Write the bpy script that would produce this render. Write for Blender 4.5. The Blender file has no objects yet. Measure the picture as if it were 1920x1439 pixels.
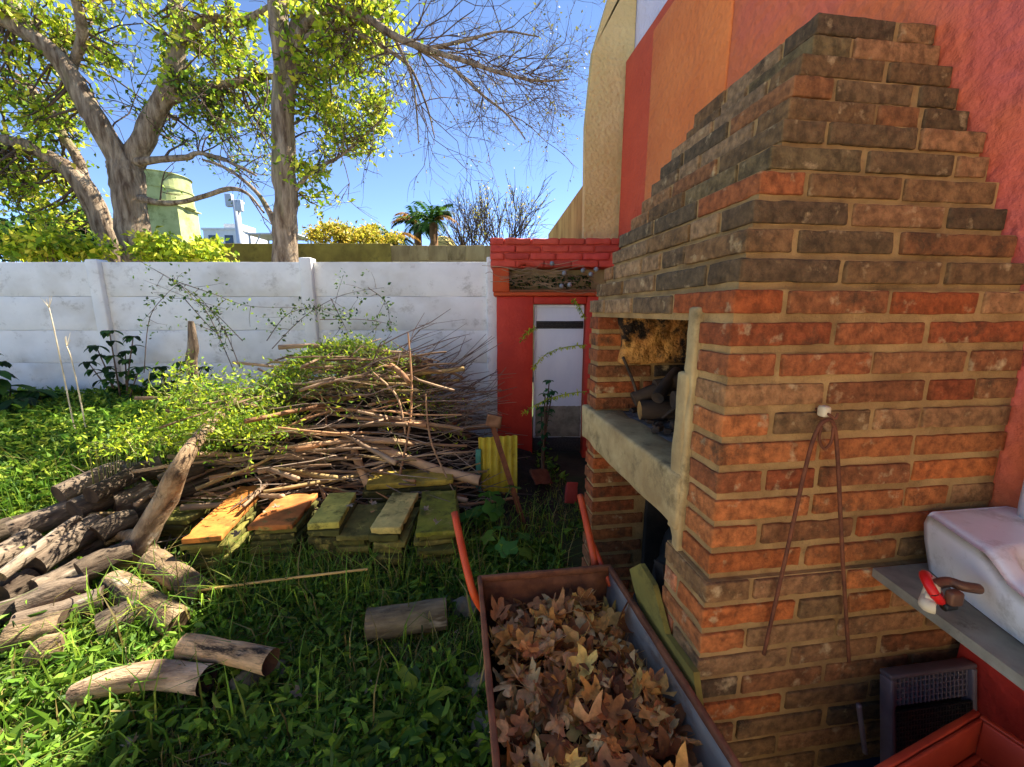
import bpy, math, random
import numpy as np
from mathutils import Vector, Matrix, noise
R = math.radians
random.seed(7); rng = np.random.default_rng(7)
scene = bpy.context.scene
col = scene.collection

# ---------------------------------------------------------------- camera
F = 760.0; YAW = R(7.7); PIT = R(10.07); H = 1.45
cd = bpy.data.cameras.new('camera'); cam = bpy.data.objects.new('camera', cd); col.objects.link(cam)
cd.sensor_width = 36; cd.lens = 36*F/1920; cd.clip_end = 1000; cd.clip_start = 0.02
cam.location = (0, 0, H); cam.rotation_euler = (R(90)-PIT, 0, -YAW)
scene.camera = cam
# ---------------------------------------------------------------- sky, sun, exposure
AZ, EL = R(54), R(50)
w = bpy.data.worlds.new('World'); scene.world = w; w.use_nodes = True
nt = w.node_tree; bg = nt.nodes['Background']
sky = nt.nodes.new('ShaderNodeTexSky'); sky.sky_type = 'NISHITA'; sky.sun_disc = False
sky.sun_elevation = EL; sky.sun_rotation = AZ; sky.air_density = 0.36; sky.dust_density = 0.0; sky.ozone_density = 2.5
nt.links.new(sky.outputs[0], bg.inputs[0]); bg.inputs[1].default_value = 0.12
sl = bpy.data.lights.new('sun', 'SUN'); sun = bpy.data.objects.new('sun', sl); col.objects.link(sun)
sl.energy = 5.0; sl.angle = R(0.53); sl.color = (1, .93, .80)
S = Vector((math.sin(AZ)*math.cos(EL), math.cos(AZ)*math.cos(EL), math.sin(EL)))
sun.rotation_euler = S.to_track_quat('Z', 'Y').to_euler(); sun.location = (4, 4, 8)
vs = scene.view_settings; vs.view_transform = 'Standard'; vs.look = 'None'; vs.gamma = 1; vs.exposure = 1.95
scene.cycles.max_bounces = 6; scene.cycles.transparent_max_bounces = 6
scene.cycles.use_denoising = True

# ---------------------------------------------------------------- geometry of the place
cy, sy, cp, sp = math.cos(YAW), math.sin(YAW), math.cos(PIT), math.sin(PIT)
fw = np.array([sy*cp, cy*cp, -sp]); rt = np.array([cy, -sy, 0.]); up = np.cross(rt, fw)
C0 = np.array([0, 0, H]); fh = np.array([sy, cy, 0.])
def ray(x, y): return fw + rt*(x-960)/F + up*(720-y)/F
def g(x, y, z=0.):                      # a survey point of the photo on a level plane
    d = ray(x, y); return C0 + d*((z-H)/d[2])
def W(x, y, d):                         # ... on a vertical plane d metres away
    r = ray(x, y); return C0 + r*(d/(r@fh))
def lev(u, d, z): return rt*u + fh*d + np.array([0, 0, z])

def s(r, g_, b, k=1.0):
    f = lambda c: ((c/255)/12.92 if c/255 < .04045 else (((c/255)+.055)/1.055)**2.4)
    return (f(r)*k, f(g_)*k, f(b)*k, 1)

# ---------------------------------------------------------------- materials
def nodes(name):
    m = bpy.data.materials.new(name); m.use_nodes = True
    return m, m.node_tree, m.node_tree.nodes, m.node_tree.links
def pm(name, c1, c2, sc=6, rough=.85, bump=.3, bsc=40, stretch=(1, 1, 1), c3=None, sc3=2.0, lo3=.55, hi3=.65,
       objcol=False, vcol=False, metal=0., trans=0., bdist=.004, vor=None, rand=True, spec=.3, dirt=None):
    """base colour from two noise-mixed tones, an optional third patchy tone, fine relief"""
    m, t, N, L = nodes(name); b = N['Principled BSDF']
    tc = N.new('ShaderNodeTexCoord'); mp = N.new('ShaderNodeMapping'); mp.inputs['Scale'].default_value = stretch
    L.new(tc.outputs['Object'], mp.inputs[0])
    oi = N.new('ShaderNodeObjectInfo')
    if rand:
        ml = N.new('ShaderNodeMath'); ml.operation = 'MULTIPLY'; ml.inputs[1].default_value = 37.0
        L.new(oi.outputs['Random'], ml.inputs[0]); L.new(ml.outputs[0], mp.inputs['Location'])
    def nz(scale, det=5, rg=.6):
        n = N.new('ShaderNodeTexNoise'); n.inputs['Scale'].default_value = scale
        n.inputs['Detail'].default_value = det; n.inputs['Roughness'].default_value = rg
        L.new(mp.outputs[0], n.inputs['Vector']); return n
    def mix(fac, a, bb, bt='MIX'):
        x = N.new('ShaderNodeMix'); x.data_type = 'RGBA'; x.blend_type = bt
        if hasattr(fac, 'is_linked'): L.new(fac, x.inputs[0])
        else: x.inputs[0].default_value = fac
        for v, i in ((a, 6), (bb, 7)):
            if hasattr(v, 'is_linked'): L.new(v, x.inputs[i])
            else: x.inputs[i].default_value = v
        return x.outputs[2]
    def ramp(v, lo, hi):
        r = N.new('ShaderNodeMapRange'); r.inputs[1].default_value = lo; r.inputs[2].default_value = hi
        L.new(v, r.inputs[0]); return r.outputs[0]
    n1 = nz(sc); c = mix(ramp(n1.outputs[0], .35, .65), c1, c2)
    if objcol: c = mix(1.0, c, oi.outputs['Color'], 'MULTIPLY')
    if vcol:
        at = N.new('ShaderNodeAttribute'); at.attribute_name = 'Col'; c = mix(1.0, c, at.outputs['Color'], 'MULTIPLY')
    if c3: c = mix(ramp(nz(sc3, 4).outputs[0], lo3, hi3), c, c3)
    if dirt: c = mix(ramp(nz(dirt[1], 8, .75).outputs[0], dirt[2], dirt[3]), c, dirt[0])
    L.new(c, b.inputs['Base Color']); b.inputs['Roughness'].default_value = rough
    b.inputs['Metallic'].default_value = metal; b.inputs['Specular IOR Level'].default_value = spec
    if bump:
        bp = N.new('ShaderNodeBump'); bp.inputs['Strength'].default_value = bump; bp.inputs['Distance'].default_value = bdist
        if vor:
            v = N.new('ShaderNodeTexVoronoi'); v.inputs['Scale'].default_value = vor; v.feature = 'SMOOTH_F1'
            L.new(mp.outputs[0], v.inputs['Vector'])
            ad = N.new('ShaderNodeMath'); L.new(v.outputs['Distance'], ad.inputs[0]); L.new(nz(bsc, 4).outputs[0], ad.inputs[1]); h = ad.outputs[0]
        else: h = nz(bsc, 6, .65).outputs[0]
        L.new(h, bp.inputs['Height']); L.new(bp.outputs[0], b.inputs['Normal'])
    if trans:
        out = N['Material Output']; tr = N.new('ShaderNodeBsdfTranslucent'); L.new(c, tr.inputs[0])
        ms = N.new('ShaderNodeMixShader'); ms.inputs[0].default_value = trans
        L.new(b.outputs[0], ms.inputs[1]); L.new(tr.outputs[0], ms.inputs[2]); L.new(ms.outputs[0], out.inputs[0])
    return m
Wt = (1, 1, 1, 1)
M = {}
M['brick'] = pm('brick', (.6, .58, .55, 1), (1.35, 1.3, 1.25, 1), 42, .92, 1.0, 62, objcol=True, bdist=.008,
                dirt=(s(70, 56, 38), 7, .54, .70), c3=s(196, 168, 122), sc3=17, lo3=.60, hi3=.74)
M['mortar'] = pm('mortar', s(180, 144, 92), s(140, 108, 66), 9, .95, 1.0, 60, bdist=.006, dirt=(s(88, 76, 52), 5, .58, .75))
M['cement'] = pm('cement', s(190, 164, 114), s(152, 126, 84), 8, .9, .6, 50, dirt=(s(96, 82, 54), 6, .52, .7))
M['soot_dark'] = pm('soot_dark', s(52, 44, 36), s(26, 23, 20), 8, .95, .6, 40)
M['clay'] = pm('clay', s(222, 160, 82), s(170, 108, 52), 12, .95, 1.0, 26, bdist=.03, vor=22, dirt=(s(40, 30, 22), 7, .47, .58))
M['charwood'] = pm('charwood', s(92, 72, 54), s(38, 31, 25), 8, .85, .9, 30, (.3, 1, 1), dirt=(s(124, 108, 90), 6, .6, .75))
M['charend'] = pm('charend', s(190, 140, 76), s(140, 96, 48), 20, .9, .4, 50)
M['ash'] = pm('ash', s(150, 144, 136), s(70, 66, 62), 14, .95, .7, 40, bdist=.01)
M['panel'] = pm('panel', s(240, 238, 232), s(228, 226, 220), 3, .8, .35, 30, (1, 1, 1.2), dirt=(s(150, 142, 126), 5, .55, .8), c3=s(204, 198, 186), sc3=1.3, lo3=.48, hi3=.72)
def stucco(nm, a, b_, c3=None): return pm(nm, a, b_, 2.2, .85, .85, 34, c3=c3, sc3=.9, lo3=.5, hi3=.62, bdist=.012, vor=30, rand=False)
M['orange'] = stucco('orange_stucco', s(234, 134, 70), s(224, 118, 58))
M['crimson'] = stucco('crimson_stucco', s(214, 104, 92), s(220, 106, 78), s(224, 116, 68))
M['red_stucco'] = stucco('red_stucco', s(214, 92, 60), s(202, 82, 54))
M['cream'] = stucco('cream_stucco', s(222, 194, 132), s(206, 176, 112))
M['lilac'] = stucco('lilac_stucco', s(226, 222, 234), s(214, 210, 224))
M['tanwall'] = pm('tan_stucco', s(196, 160, 92), s(160, 120, 62), 3, .9, .4, 20, (3, 3, .5), dirt=(s(110, 86, 46), 3, .55, .7))
M['redpaint'] = pm('red_paint', s(196, 58, 40), s(178, 48, 34), 4, .6, .5, 40, bdist=.006, vor=40)
M['redbrick'] = pm('red_brick_paint', s(204, 84, 66), s(188, 70, 54), 9, .8, .6, 40, objcol=True, bdist=.006)
M['orangebeam'] = pm('orange_beam_paint', s(196, 84, 38), s(172, 64, 32), 5, .75, .4, 40)
M['door'] = pm('door_paint', s(222, 226, 232), s(206, 212, 222), 3, .5, .12, 25, (1, 1, .4), dirt=(s(120, 128, 130), 10, .62, .75))
M['grille'] = pm('door_grille', s(70, 66, 60), s(46, 44, 42), 60, .7, .8, 120)
M['olivewall'] = pm('olive_wall', s(150, 134, 62), s(118, 102, 46), 3, .95, .4, 16, dirt=(s(84, 76, 38), 4, .55, .7))
M['blockwall'] = pm('block_wall', s(166, 148, 104), s(132, 114, 78), 4, .95, .4, 16, (1, 1, .4), dirt=(s(92, 78, 52), 3, .52, .7))
M['bark'] = pm('tree_bark', s(178, 156, 128), s(96, 76, 58), 5, .95, 1.0, 9, (3.2, 3.2, .55), bdist=.05, c3=s(122, 116, 76), sc3=1.4, lo3=.58, hi3=.72)
M['twig'] = pm('twig_bark', s(112, 92, 74), s(76, 60, 48), 10, .9, 0)
M['logbark'] = pm('log_bark', s(158, 142, 122), s(84, 70, 58), 9, .95, 1.0, 13, (.4, 1.7, 1.7), bdist=.03, objcol=True, dirt=(s(52, 44, 36), 6, .53, .64), c3=s(196, 182, 160), sc3=7, lo3=.6, hi3=.7)
M['cutwood'] = pm('cut_wood', s(116, 90, 66), s(66, 50, 38), 14, .95, .5, 50, objcol=True)
M['stick'] = pm('stick_bark', s(182, 152, 120), s(118, 94, 72), 7, .9, .4, 40, (.4, 1, 1), objcol=True)
M['tile'] = pm('tile', (.6, .6, .58, 1), (1.25, 1.22, 1.15, 1), 7, .88, .6, 40, objcol=True, dirt=(s(74, 72, 30), 9, .52, .66), c3=s(150, 136, 70), sc3=11, lo3=.58, hi3=.68)
M['leaf'] = pm('leaf', (.85, .85, .8, 1), (1.15, 1.15, 1.1, 1), 3, .55, 0, vcol=True, trans=.45, rand=False)
M['ground'] = pm('soil', s(72, 62, 42), s(46, 44, 28), 3, .95, .7, 20, c3=s(60, 70, 32), sc3=1.2, lo3=.45, hi3=.6, bdist=.02)
M['rust'] = pm('rust', s(148, 92, 58), s(104, 60, 38), 14, .8, .4, 60, dirt=(s(58, 40, 32), 10, .56, .7))
M['galv'] = pm('galvanised', s(176, 164, 146), s(138, 130, 118), 9, .55, .3, 40, (1, .35, 1), metal=.1, dirt=(s(118, 92, 72), 7, .54, .66))
M['handle'] = pm('orange_paint', s(206, 84, 40), s(178, 62, 30), 12, .45, .2, 50, dirt=(s(112, 66, 44), 8, .6, .7))
M['dryleaf'] = pm('dry_leaf', (.7, .66, .6, 1), (1.2, 1.2, 1.2, 1), 2.2, .75, .5, 60, objcol=True, trans=.2)
M['dryleafv'] = pm('dry_leaf_litter', (.78, .76, .72, 1), (1.2, 1.2, 1.2, 1), 16, .75, .4, 60, vcol=True, trans=.2)
M['rusty_iron'] = pm('rusty_iron', s(122, 72, 46), s(86, 50, 34), 30, .8, .4, 90)
M['porcelain'] = pm('porcelain', s(232, 232, 228), s(218, 218, 212), 3, .25, .08, 20, spec=.5, dirt=(s(150, 142, 120), 7, .52, .76), c3=s(200, 194, 178), sc3=3, lo3=.5, hi3=.7)
M['stone'] = pm('stone_slab', s(150, 144, 124), s(112, 106, 90), 9, .8, .4, 40, dirt=(s(74, 66, 50), 7, .57, .7))
M['redplastic'] = pm('red_handle_plastic', s(206, 30, 26), s(184, 24, 22), 12, .35, .05, 20)
M['ivory'] = pm('ivory_plastic', s(226, 210, 178), s(206, 188, 152), 14, .4, .1, 30)
M['brass'] = pm('brown_metal', s(120, 84, 62), s(92, 62, 46), 14, .5, .2, 50, metal=.4)
M['greyplastic'] = pm('mauve_plastic', s(104, 94, 98), s(76, 68, 72), 6, .5, .1, 30)
M['blackmesh'] = pm('black_plastic', s(34, 33, 33), s(20, 20, 20), 14, .5, .3, 60)
M['cratered'] = pm('red_crate_plastic', s(178, 66, 40), s(150, 50, 32), 8, .5, .15, 30)
M['white'] = pm('white_enamel', s(226, 228, 228), s(210, 212, 212), 3, .4, .05, 20)
M['stonerock'] = pm('field_stone', s(140, 132, 114), s(96, 90, 76), 9, .95, .7, 26, dirt=(s(98, 100, 60), 5, .55, .7), bdist=.015)
M['tank'] = pm('tank_paint', s(196, 200, 136), s(170, 176, 110), 2, .8, .2, 20, dirt=(s(112, 116, 60), 1.2, .5, .66), rand=False)
M['darkopen'] = pm('recess_shade', s(60, 64, 36), s(44, 46, 28), 2, .9, .1, 20)
M['farwhite'] = pm('far_white_paint', s(228, 226, 220), s(214, 212, 206), 2, .8, 0)
M['fargrey'] = pm('far_grey_paint', s(196, 200, 206), s(180, 184, 190), 2, .7, 0)
M['glass'] = pm('far_window_glass', s(70, 84, 98), s(54, 66, 78), 2, .15, 0)
M['yellow'] = pm('yellow_canvas', s(232, 206, 120), s(216, 190, 104), 3, .8, .1, 20)
M['palmbark'] = pm('palm_bark', s(150, 108, 66), s(104, 74, 46), 6, .95, .7, 20)
M['teal'] = pm('teal_paint', s(76, 140, 120), s(58, 112, 96), 9, .6, .2, 40)
M['yellowboard'] = pm('yellow_enamel', s(202, 178, 48), s(168, 142, 34), 6, .5, .2, 30, dirt=(s(110, 96, 34), 6, .58, .7))
M['blacksack'] = pm('black_sack', s(40, 38, 36), s(24, 23, 22), 8, .6, .5, 20)
M['bulb'] = pm('grey_bulb', s(150, 152, 150), s(120, 124, 126), 8, .25, 0)

# ---------------------------------------------------------------- mesh helpers
class MB:
    def __init__(s_): s_.v = []; s_.f = []; s_.mi = []; s_.n = 0; s_.c = []
    def add(s_, v, f, mi=0, c=None):
        v = np.asarray(v, float).reshape(-1, 3)
        s_.v.append(v); s_.f += [tuple(i+s_.n for i in q) for q in f]; s_.mi += [mi]*len(f); s_.n += len(v)
        if c is not None: s_.c.append(np.tile(np.asarray(c, float)[:3], (len(v), 1)))
    def mesh(s_, name, smooth=False):
        me = bpy.data.meshes.new(name); me.from_pydata(np.vstack(s_.v).tolist(), [], s_.f)
        if any(s_.mi): me.polygons.foreach_set('material_index', s_.mi)
        if s_.c:
            cc = np.vstack(s_.c); a = me.color_attributes.new('Col', 'FLOAT_COLOR', 'POINT')
            a.data.foreach_set('color', np.hstack([cc, np.ones((len(cc), 1))]).ravel())
        if smooth: me.polygons.foreach_set('use_smooth', [True]*len(me.polygons))
        me.update(); return me
def quads_mesh(name, v, c=None, smooth=False):
    """v: N x 4 x 3"""
    n = len(v); me = bpy.data.meshes.new(name)
    me.vertices.add(n*4); me.vertices.foreach_set('co', v.reshape(-1).astype(np.float32))
    me.loops.add(n*4); me.loops.foreach_set('vertex_index', np.arange(n*4, dtype=np.int32))
    me.polygons.add(n); me.polygons.foreach_set('loop_start', np.arange(0, n*4, 4, dtype=np.int32))
    me.polygons.foreach_set('loop_total', np.full(n, 4, dtype=np.int32))
    if c is not None:
        a = me.color_attributes.new('Col', 'FLOAT_COLOR', 'POINT')
        cc = np.ones((n, 4, 4), np.float32); cc[:, :, :3] = np.asarray(c)[:, None, :3]
        a.data.foreach_set('color', cc.ravel())
    me.update(calc_edges=True); me.validate(); return me
def link(name, me, mats=None, parent=None, loc=(0, 0, 0), rot=None):
    o = bpy.data.objects.new(name, me); col.objects.link(o)
    if mats is not None and me is not None and not me.materials:
        for m in (mats if isinstance(mats, (list, tuple)) else [mats]): me.materials.append(M[m] if isinstance(m, str) else m)
    o.location = loc
    if rot is not None: o.rotation_euler = rot
    if parent is not None:
        o.parent = parent
        o['__w'] = 1; del o['__w']
    return o
def tag(o, label, cat, group=None, kind=None):
    if label: o['label'] = label
    if cat: o['category'] = cat
    if group: o['group'] = group
    if kind: o['kind'] = kind
    return o
def thing(name, label, cat, loc=(0, 0, 0), rz=0, group=None):
    o = bpy.data.objects.new(name, None); col.objects.link(o); o.empty_display_size = .05
    o.location = loc; o.rotation_euler = (0, 0, rz); return tag(o, label, cat, group)
def part(name, me, mats, root, loc=None, smooth=False):
    """part whose mesh is given in world coordinates (or with loc in world coordinates)"""
    o = link(name, me, mats, root)
    o.location = Vector(loc if loc is not None else (0, 0, 0)) - root.location
    return o
def box_v(x0, x1, y0, y1, z0, z1):
    return [(x0, y0, z0), (x1, y0, z0), (x1, y1, z0), (x0, y1, z0), (x0, y0, z1), (x1, y0, z1), (x1, y1, z1), (x0, y1, z1)]
BF = [(0, 3, 2, 1), (4, 5, 6, 7), (0, 1, 5, 4), (1, 2, 6, 5), (2, 3, 7, 6), (3, 0, 4, 7)]
def rough_box(L, Wd, Hh, seg=.03, r=.004, amp=.002, nsc=14, seed=0, chip=0.):
    """a box centred on its origin with worn round edges and an uneven surface"""
    def ax(h):
        n = max(1, int(round((2*h-2*r)/seg))); return [-h]+list(np.linspace(-h+r, h-r, n+1))+[h]
    hx, hy, hz = L/2, Wd/2, Hh/2
    A, B, Cc = ax(hx), ax(hy), ax(hz); na, nb, nc = len(A), len(B), len(Cc)
    idx = {}; V = []
    def vid(i, j, k):
        if (i, j, k) in idx: return idx[i, j, k]
        p = Vector((A[i], B[j], Cc[k]))
        q = Vector((max(-hx+r, min(hx-r, p.x)), max(-hy+r, min(hy-r, p.y)), max(-hz+r, min(hz-r, p.z))))
        d = p-q
        p = q + d.normalized()*r if d.length > 1e-9 else p
        nrm = Vector((p.x/hx, p.y/hy, p.z/hz)); nrm = Vector([math.copysign(abs(t)**6, t) for t in nrm]).normalized()
        sp_ = p+Vector((seed*3.1, seed*1.7, seed*2.3))
        n1 = noise.noise(sp_*nsc)+.5*noise.noise(sp_*nsc*2.7)
        e = sum(1 for t, h in ((p.x, hx), (p.y, hy), (p.z, hz)) if abs(t) > h-1.6*r)
        c = max(0, noise.noise(sp_*nsc*.8+Vector((9, 9, 9)))-.15)*chip*(1 if e >= 2 else .25)
        p = p + nrm*(n1*amp-c)
        idx[i, j, k] = len(V); V.append(p[:]); return len(V)-1
    Fs = []
    for i in range(na-1):
        for j in range(nb-1):
            Fs.append((vid(i, j, 0), vid(i, j+1, 0), vid(i+1, j+1, 0), vid(i+1, j, 0)))
            Fs.append((vid(i, j, nc-1), vid(i+1, j, nc-1), vid(i+1, j+1, nc-1), vid(i, j+1, nc-1)))
        for k in range(nc-1):
            Fs.append((vid(i, 0, k), vid(i+1, 0, k), vid(i+1, 0, k+1), vid(i, 0, k+1)))
            Fs.append((vid(i, nb-1, k), vid(i, nb-1, k+1), vid(i+1, nb-1, k+1), vid(i+1, nb-1, k)))
    for j in range(nb-1):
        for k in range(nc-1):
            Fs.append((vid(0, j, k), vid(0, j, k+1), vid(0, j+1, k+1), vid(0, j+1, k)))
            Fs.append((vid(na-1, j, k), vid(na-1, j+1, k), vid(na-1, j+1, k+1), vid(na-1, j, k+1)))
    return V, Fs
def rbox_mesh(name, *a, smooth=True, **k):
    v, f = rough_box(*a, **k); mb = MB(); mb.add(v, f); return mb.mesh(name, smooth)
def tube(P, r, n=8, cap=True, wob=0., sd=0):
    P = [Vector(p) for p in P]; k = len(P)
    r = [r]*k if np.isscalar(r) else list(r)
    V = []; Fs = []; prev = None
    for i in range(k):
        t = (P[min(i+1, k-1)]-P[max(i-1, 0)]).normalized()
        if prev is None: a = t.orthogonal().normalized()
        else: a = (prev-t*prev.dot(t)); a = a.normalized() if a.length > 1e-6 else t.orthogonal().normalized()
        prev = a; b = t.cross(a)
        for j in range(n):
            th = 2*math.pi*j/n; rr = r[i]
            if wob: rr *= 1+wob*noise.noise(Vector((math.cos(th)*1.3+sd, math.sin(th)*1.3, i*.55+sd*2)))
            V.append((P[i]+(a*math.cos(th)+b*math.sin(th))*rr)[:])
    for i in range(k-1):
        for j in range(n):
            Fs.append((i*n+j, i*n+(j+1) % n, (i+1)*n+(j+1) % n, (i+1)*n+j))
    if cap: Fs += [tuple(range(n-1, -1, -1)), tuple(range((k-1)*n, k*n))]
    return V, Fs
def spline(pts, n=6):
    P = [np.asarray(p, float) for p in pts]
    if len(P) < 3: return [P[0]+(P[1]-P[0])*t for t in np.linspace(0, 1, n+1)]
    out = []
    for i in range(len(P)-1):
        p0, p1, p2, p3 = P[max(i-1, 0)], P[i], P[i+1], P[min(i+2, len(P)-1)]
        for t in np.linspace(0, 1, n, endpoint=False):
            out.append(.5*((2*p1)+(p2-p0)*t+(2*p0-5*p1+4*p2-p3)*t*t+(3*p1-p0-3*p2+p3)*t**3))
    out.append(P[-1]); return out
def lerp_r(a, b, n): return list(np.linspace(a, b, n))
def unit(v): return v/np.maximum(1e-9, np.linalg.norm(v, axis=-1, keepdims=True))
def leaf_quads(P, D, size, asp=.45, fold=.25, rg=rng):
    """folded lozenge leaves: P base points, D axis directions, size lengths"""
    n = len(P); D = unit(D); rv = unit(rg.normal(size=(n, 3))); sd = unit(np.cross(D, rv)); nr = np.cross(sd, D)
    size = np.broadcast_to(size, (n,))[:, None]
    tip = P+D*size-nr*size*.15
    m1 = P+D*size*.45+sd*size*asp*.5+nr*size*fold*.4; m2 = P+D*size*.45-sd*size*asp*.5+nr*size*fold*.4
    return np.stack([P, m1, tip, m2], 1)
def leaf_hex(P, D, size, asp=.5, fold=.25, rg=rng):
    """rounder leaves: two folded halves, each base - low side - high side - tip"""
    n = len(P); D = unit(D); rv = unit(rg.normal(size=(n, 3))); sd = unit(np.cross(D, rv)); nr = np.cross(sd, D)
    L = np.broadcast_to(size, (n,))[:, None]; w = asp*rg.uniform(.75, 1.25, (n, 1)); tip = P+D*L-nr*L*.22; out = []
    for k in (1, -1):
        a = P+D*L*.25+k*sd*L*w*.44+nr*L*fold*.35; b = P+D*L*.66+k*sd*L*w*.36+nr*L*fold*.15
        out.append(np.stack([P, a, b, tip][::k], 1))
    return np.concatenate(out)
def vary(base, n, amt=.25, hue=.12, rg=rng):
    b = np.asarray(base)[:3]; k = 1+amt*rg.normal(size=(n, 1)); c = b*k
    c[:, 0] *= 1+hue*rg.normal(size=n); return np.clip(c, .004, 1)
def pick(base_list, n, wts=None, amt=.22, rg=rng):
    B = np.array([b[:3] for b in base_list]); i = rg.choice(len(B), n, p=wts)
    c = B[i]*(1+amt*rg.normal(size=(n, 1))); return np.clip(c, .004, 1)

# ================================================================ GROUND
def gz(x, y):
    v = Vector((x, y, 0))
    near = max(0., 1-max(abs(x+1)/7, abs(y-3)/5))
    return (noise.noise(v*1.1)*.035+noise.noise(v*3.7)*.015)*min(1, near*2)-.01
def axis(a, b, st, far):
    m = np.arange(a, b+1e-6, st); return np.concatenate([[-far, -60, -20], m, [20, 60, far]])
gx, gy = axis(-8, 5, .12, 350), axis(-3, 9, .12, 350)
mb = MB(); V = [(x, y, gz(x, y)) for y in gy for x in gx]; nx = len(gx)
mb.add(V, [(j*nx+i, j*nx+i+1, (j+1)*nx+i+1, (j+1)*nx+i) for j in range(len(gy)-1) for i in range(nx-1)])
tag(link('ground', mb.mesh('ground', True), 'ground'), None, None, kind='structure')

# unseen paved floor and cream house, added behind the viewer to bounce warm sunlight
M['bouncepaving'] = pm('bounce_concrete', s(206, 198, 180), s(184, 176, 158), 2, .9, .3, 20)
M['bouncecream'] = pm('bounce_paint', s(236, 226, 202), s(224, 212, 186), 2, .85, .3, 24)
tg = MB(); tg.add(box_v(-7, 1.35, -4.2, .32, -.08, .04), BF)
tag(link('bounce_floor', tg.mesh('bounce_floor'), 'bouncepaving'), None, None, kind='structure')
dw = thing('bounce_house', 'unseen cream house with door and windows, added to bounce sunlight', 'house', (-3, -4.2, 0))
DX = [(-7, -6.2, 0, 3.1), (-6.2, -4.8, 0, .9), (-6.2, -4.8, 2.1, 3.1), (-4.8, -3.6, 0, 3.1), (-3.6, -2.7, 2.1, 3.1), (-2.7, -1.5, 0, 3.1), (-1.5, -.1, 0, .9), (-1.5, -.1, 2.1, 3.1), (-.1, 1.35, 0, 3.1)]
tg = MB()
for a_, b_, c_, d_ in DX: tg.add(box_v(a_, b_, -4.5, -4.2, c_, d_), BF)
tg_o = link('wall', tg.mesh('wall'), 'bouncecream', dw); tg_o.location = -dw.location
for a_, b_, c_, d_, nm in ((-6.2, -4.8, .9, 2.1, 'window'), (-3.6, -2.7, .04, 2.1, 'door'), (-1.5, -.1, .9, 2.1, 'window')):
    tg = MB(); tg.add(box_v(a_, b_, -4.42, -4.38, c_, d_), BF); k_ = link(nm, tg.mesh(nm), pm(nm+'_fill', s(70, 78, 84), s(54, 60, 66), 2, .2, 0) if nm == 'window' else 'palmwood' if False else pm('door_wood', s(120, 84, 54), s(96, 66, 42), 4, .6, .2, 20), dw); k_.location = -dw.location
tg = MB(); tg.add(box_v(-7.2, 1.35, -7.5, -4.1, 3.1, 3.28), BF); k_ = link('roof', tg.mesh('roof'), 'bouncecream', dw); k_.location = -dw.location

# ================================================================ PRECAST WALL
D_W = 4.3; ZT = 1.95; PH = .3475
wl = thing('concrete_panel_wall', 'white painted precast concrete wall of long panels between ribbed posts', 'wall', lev(0, D_W, 0), -YAW)
link('leak_stop', rbox_mesh('leak_stop', 8.3, .012, 1.9, seg=1, r=.003, amp=0), 'panel', wl, (-4.39, .045, .97))  # added hidden sheet; keeps sun from leaking between the panels
posts = [-8.58, -6.42, -4.26, -2.10, -.20]
for i in range(len(posts)-1):
    a, b = posts[i]+.055, posts[i+1]-.055
    for k in range(6):
        me = rbox_mesh('panel', b-a, .045, PH-.0006, seg=.12, r=.004, amp=.0025, nsc=3, seed=i*7+k, chip=.01)
        o = link('panel', me, 'panel', wl, ((a+b)/2, .03+random.uniform(-.004, .004), ZT-PH*(k+.5)), (random.uniform(-.003, .003), 0, 0))
for k, u in enumerate(posts):
    me = rbox_mesh('post', .125, .13, ZT+.06, seg=.1, r=.012, amp=.003, nsc=4, seed=k+50, chip=.012)
    link('post', me, 'panel', wl, (u, .02, (ZT+.06)/2-.03+random.uniform(-.01, .02)), (random.uniform(-.008, .008), random.uniform(-.01, .01), 0))

# ================================================================ HOUSE ON THE BOUNDARY
hs = thing('house', 'house side with rough orange, crimson and red stucco and a cream gable', 'house', (1.36, 1, 0))
def slab(name, x0, x1, y0, y1, z0, z1, m, root, seg=.25, amp=.006, sd=0):
    me = rbox_mesh(name, x1-x0, y1-y0, z1-z0, seg=seg, r=.012, amp=amp, nsc=2.5, seed=sd)
    return part(name, me, m, root, ((x0+x1)/2, (y0+y1)/2, (z0+z1)/2))
slab('crimson_wall', 1.362, 1.66, -1.2, 2.09, -.1, 3.32, 'crimson', hs, sd=1)
slab('orange_wall', 1.357, 1.66, 2.092, 2.95, -.1, 3.315, 'orange', hs, sd=2)
slab('red_wall', 1.60, 1.695, 2.8, 4.02, -.1, 3.72, 'red_stucco', hs, sd=3)
slab('upper_wall', 1.70, 1.98, 3.0, 4.35, 0, 4.35, 'lilac', hs, sd=4)
def plane_pts(pix, ax, v):
    out = []
    for x, y in pix:
        d = ray(x, y); out.append(C0+d*((v-C0[ax])/d[ax]))
    return out
def prism(name, pts, off, m, root, seg=None):
    n = len(pts); off = np.asarray(off, float); mb = MB()
    mb.add([p for p in pts]+[p+off for p in pts], [tuple(range(n)), tuple(range(2*n-1, n-1, -1))]+[(i, i+n, (i+1) % n+n, (i+1) % n) for i in range(n)])
    return part(name, mb.mesh(name), m, root)
pts = plane_pts([(1095, 440), (1098, 235), (1112, 95), (1140, 0), (1165, -80), (1205, -80)], 1, 4.05)
pts = [np.array([pts[0][0], 4.05, -.1])]+pts+[np.array([1.692, 4.05, pts[-1][2]]), np.array([1.692, 4.05, -.1])]
prism('gable_wall', pts, (0, .07, 0), 'cream', hs)
pts = plane_pts([(1089, 352), (1028, 440)], 0, 1.26)
pts[0][1] = 4.125
pts = [pts[0]*np.array([1, 1, 0]), pts[0], pts[1], pts[1]*np.array([1, 1, 0])]
prism('tan_wall', pts, (.25, 0, 0), 'tanwall', hs)

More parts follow.
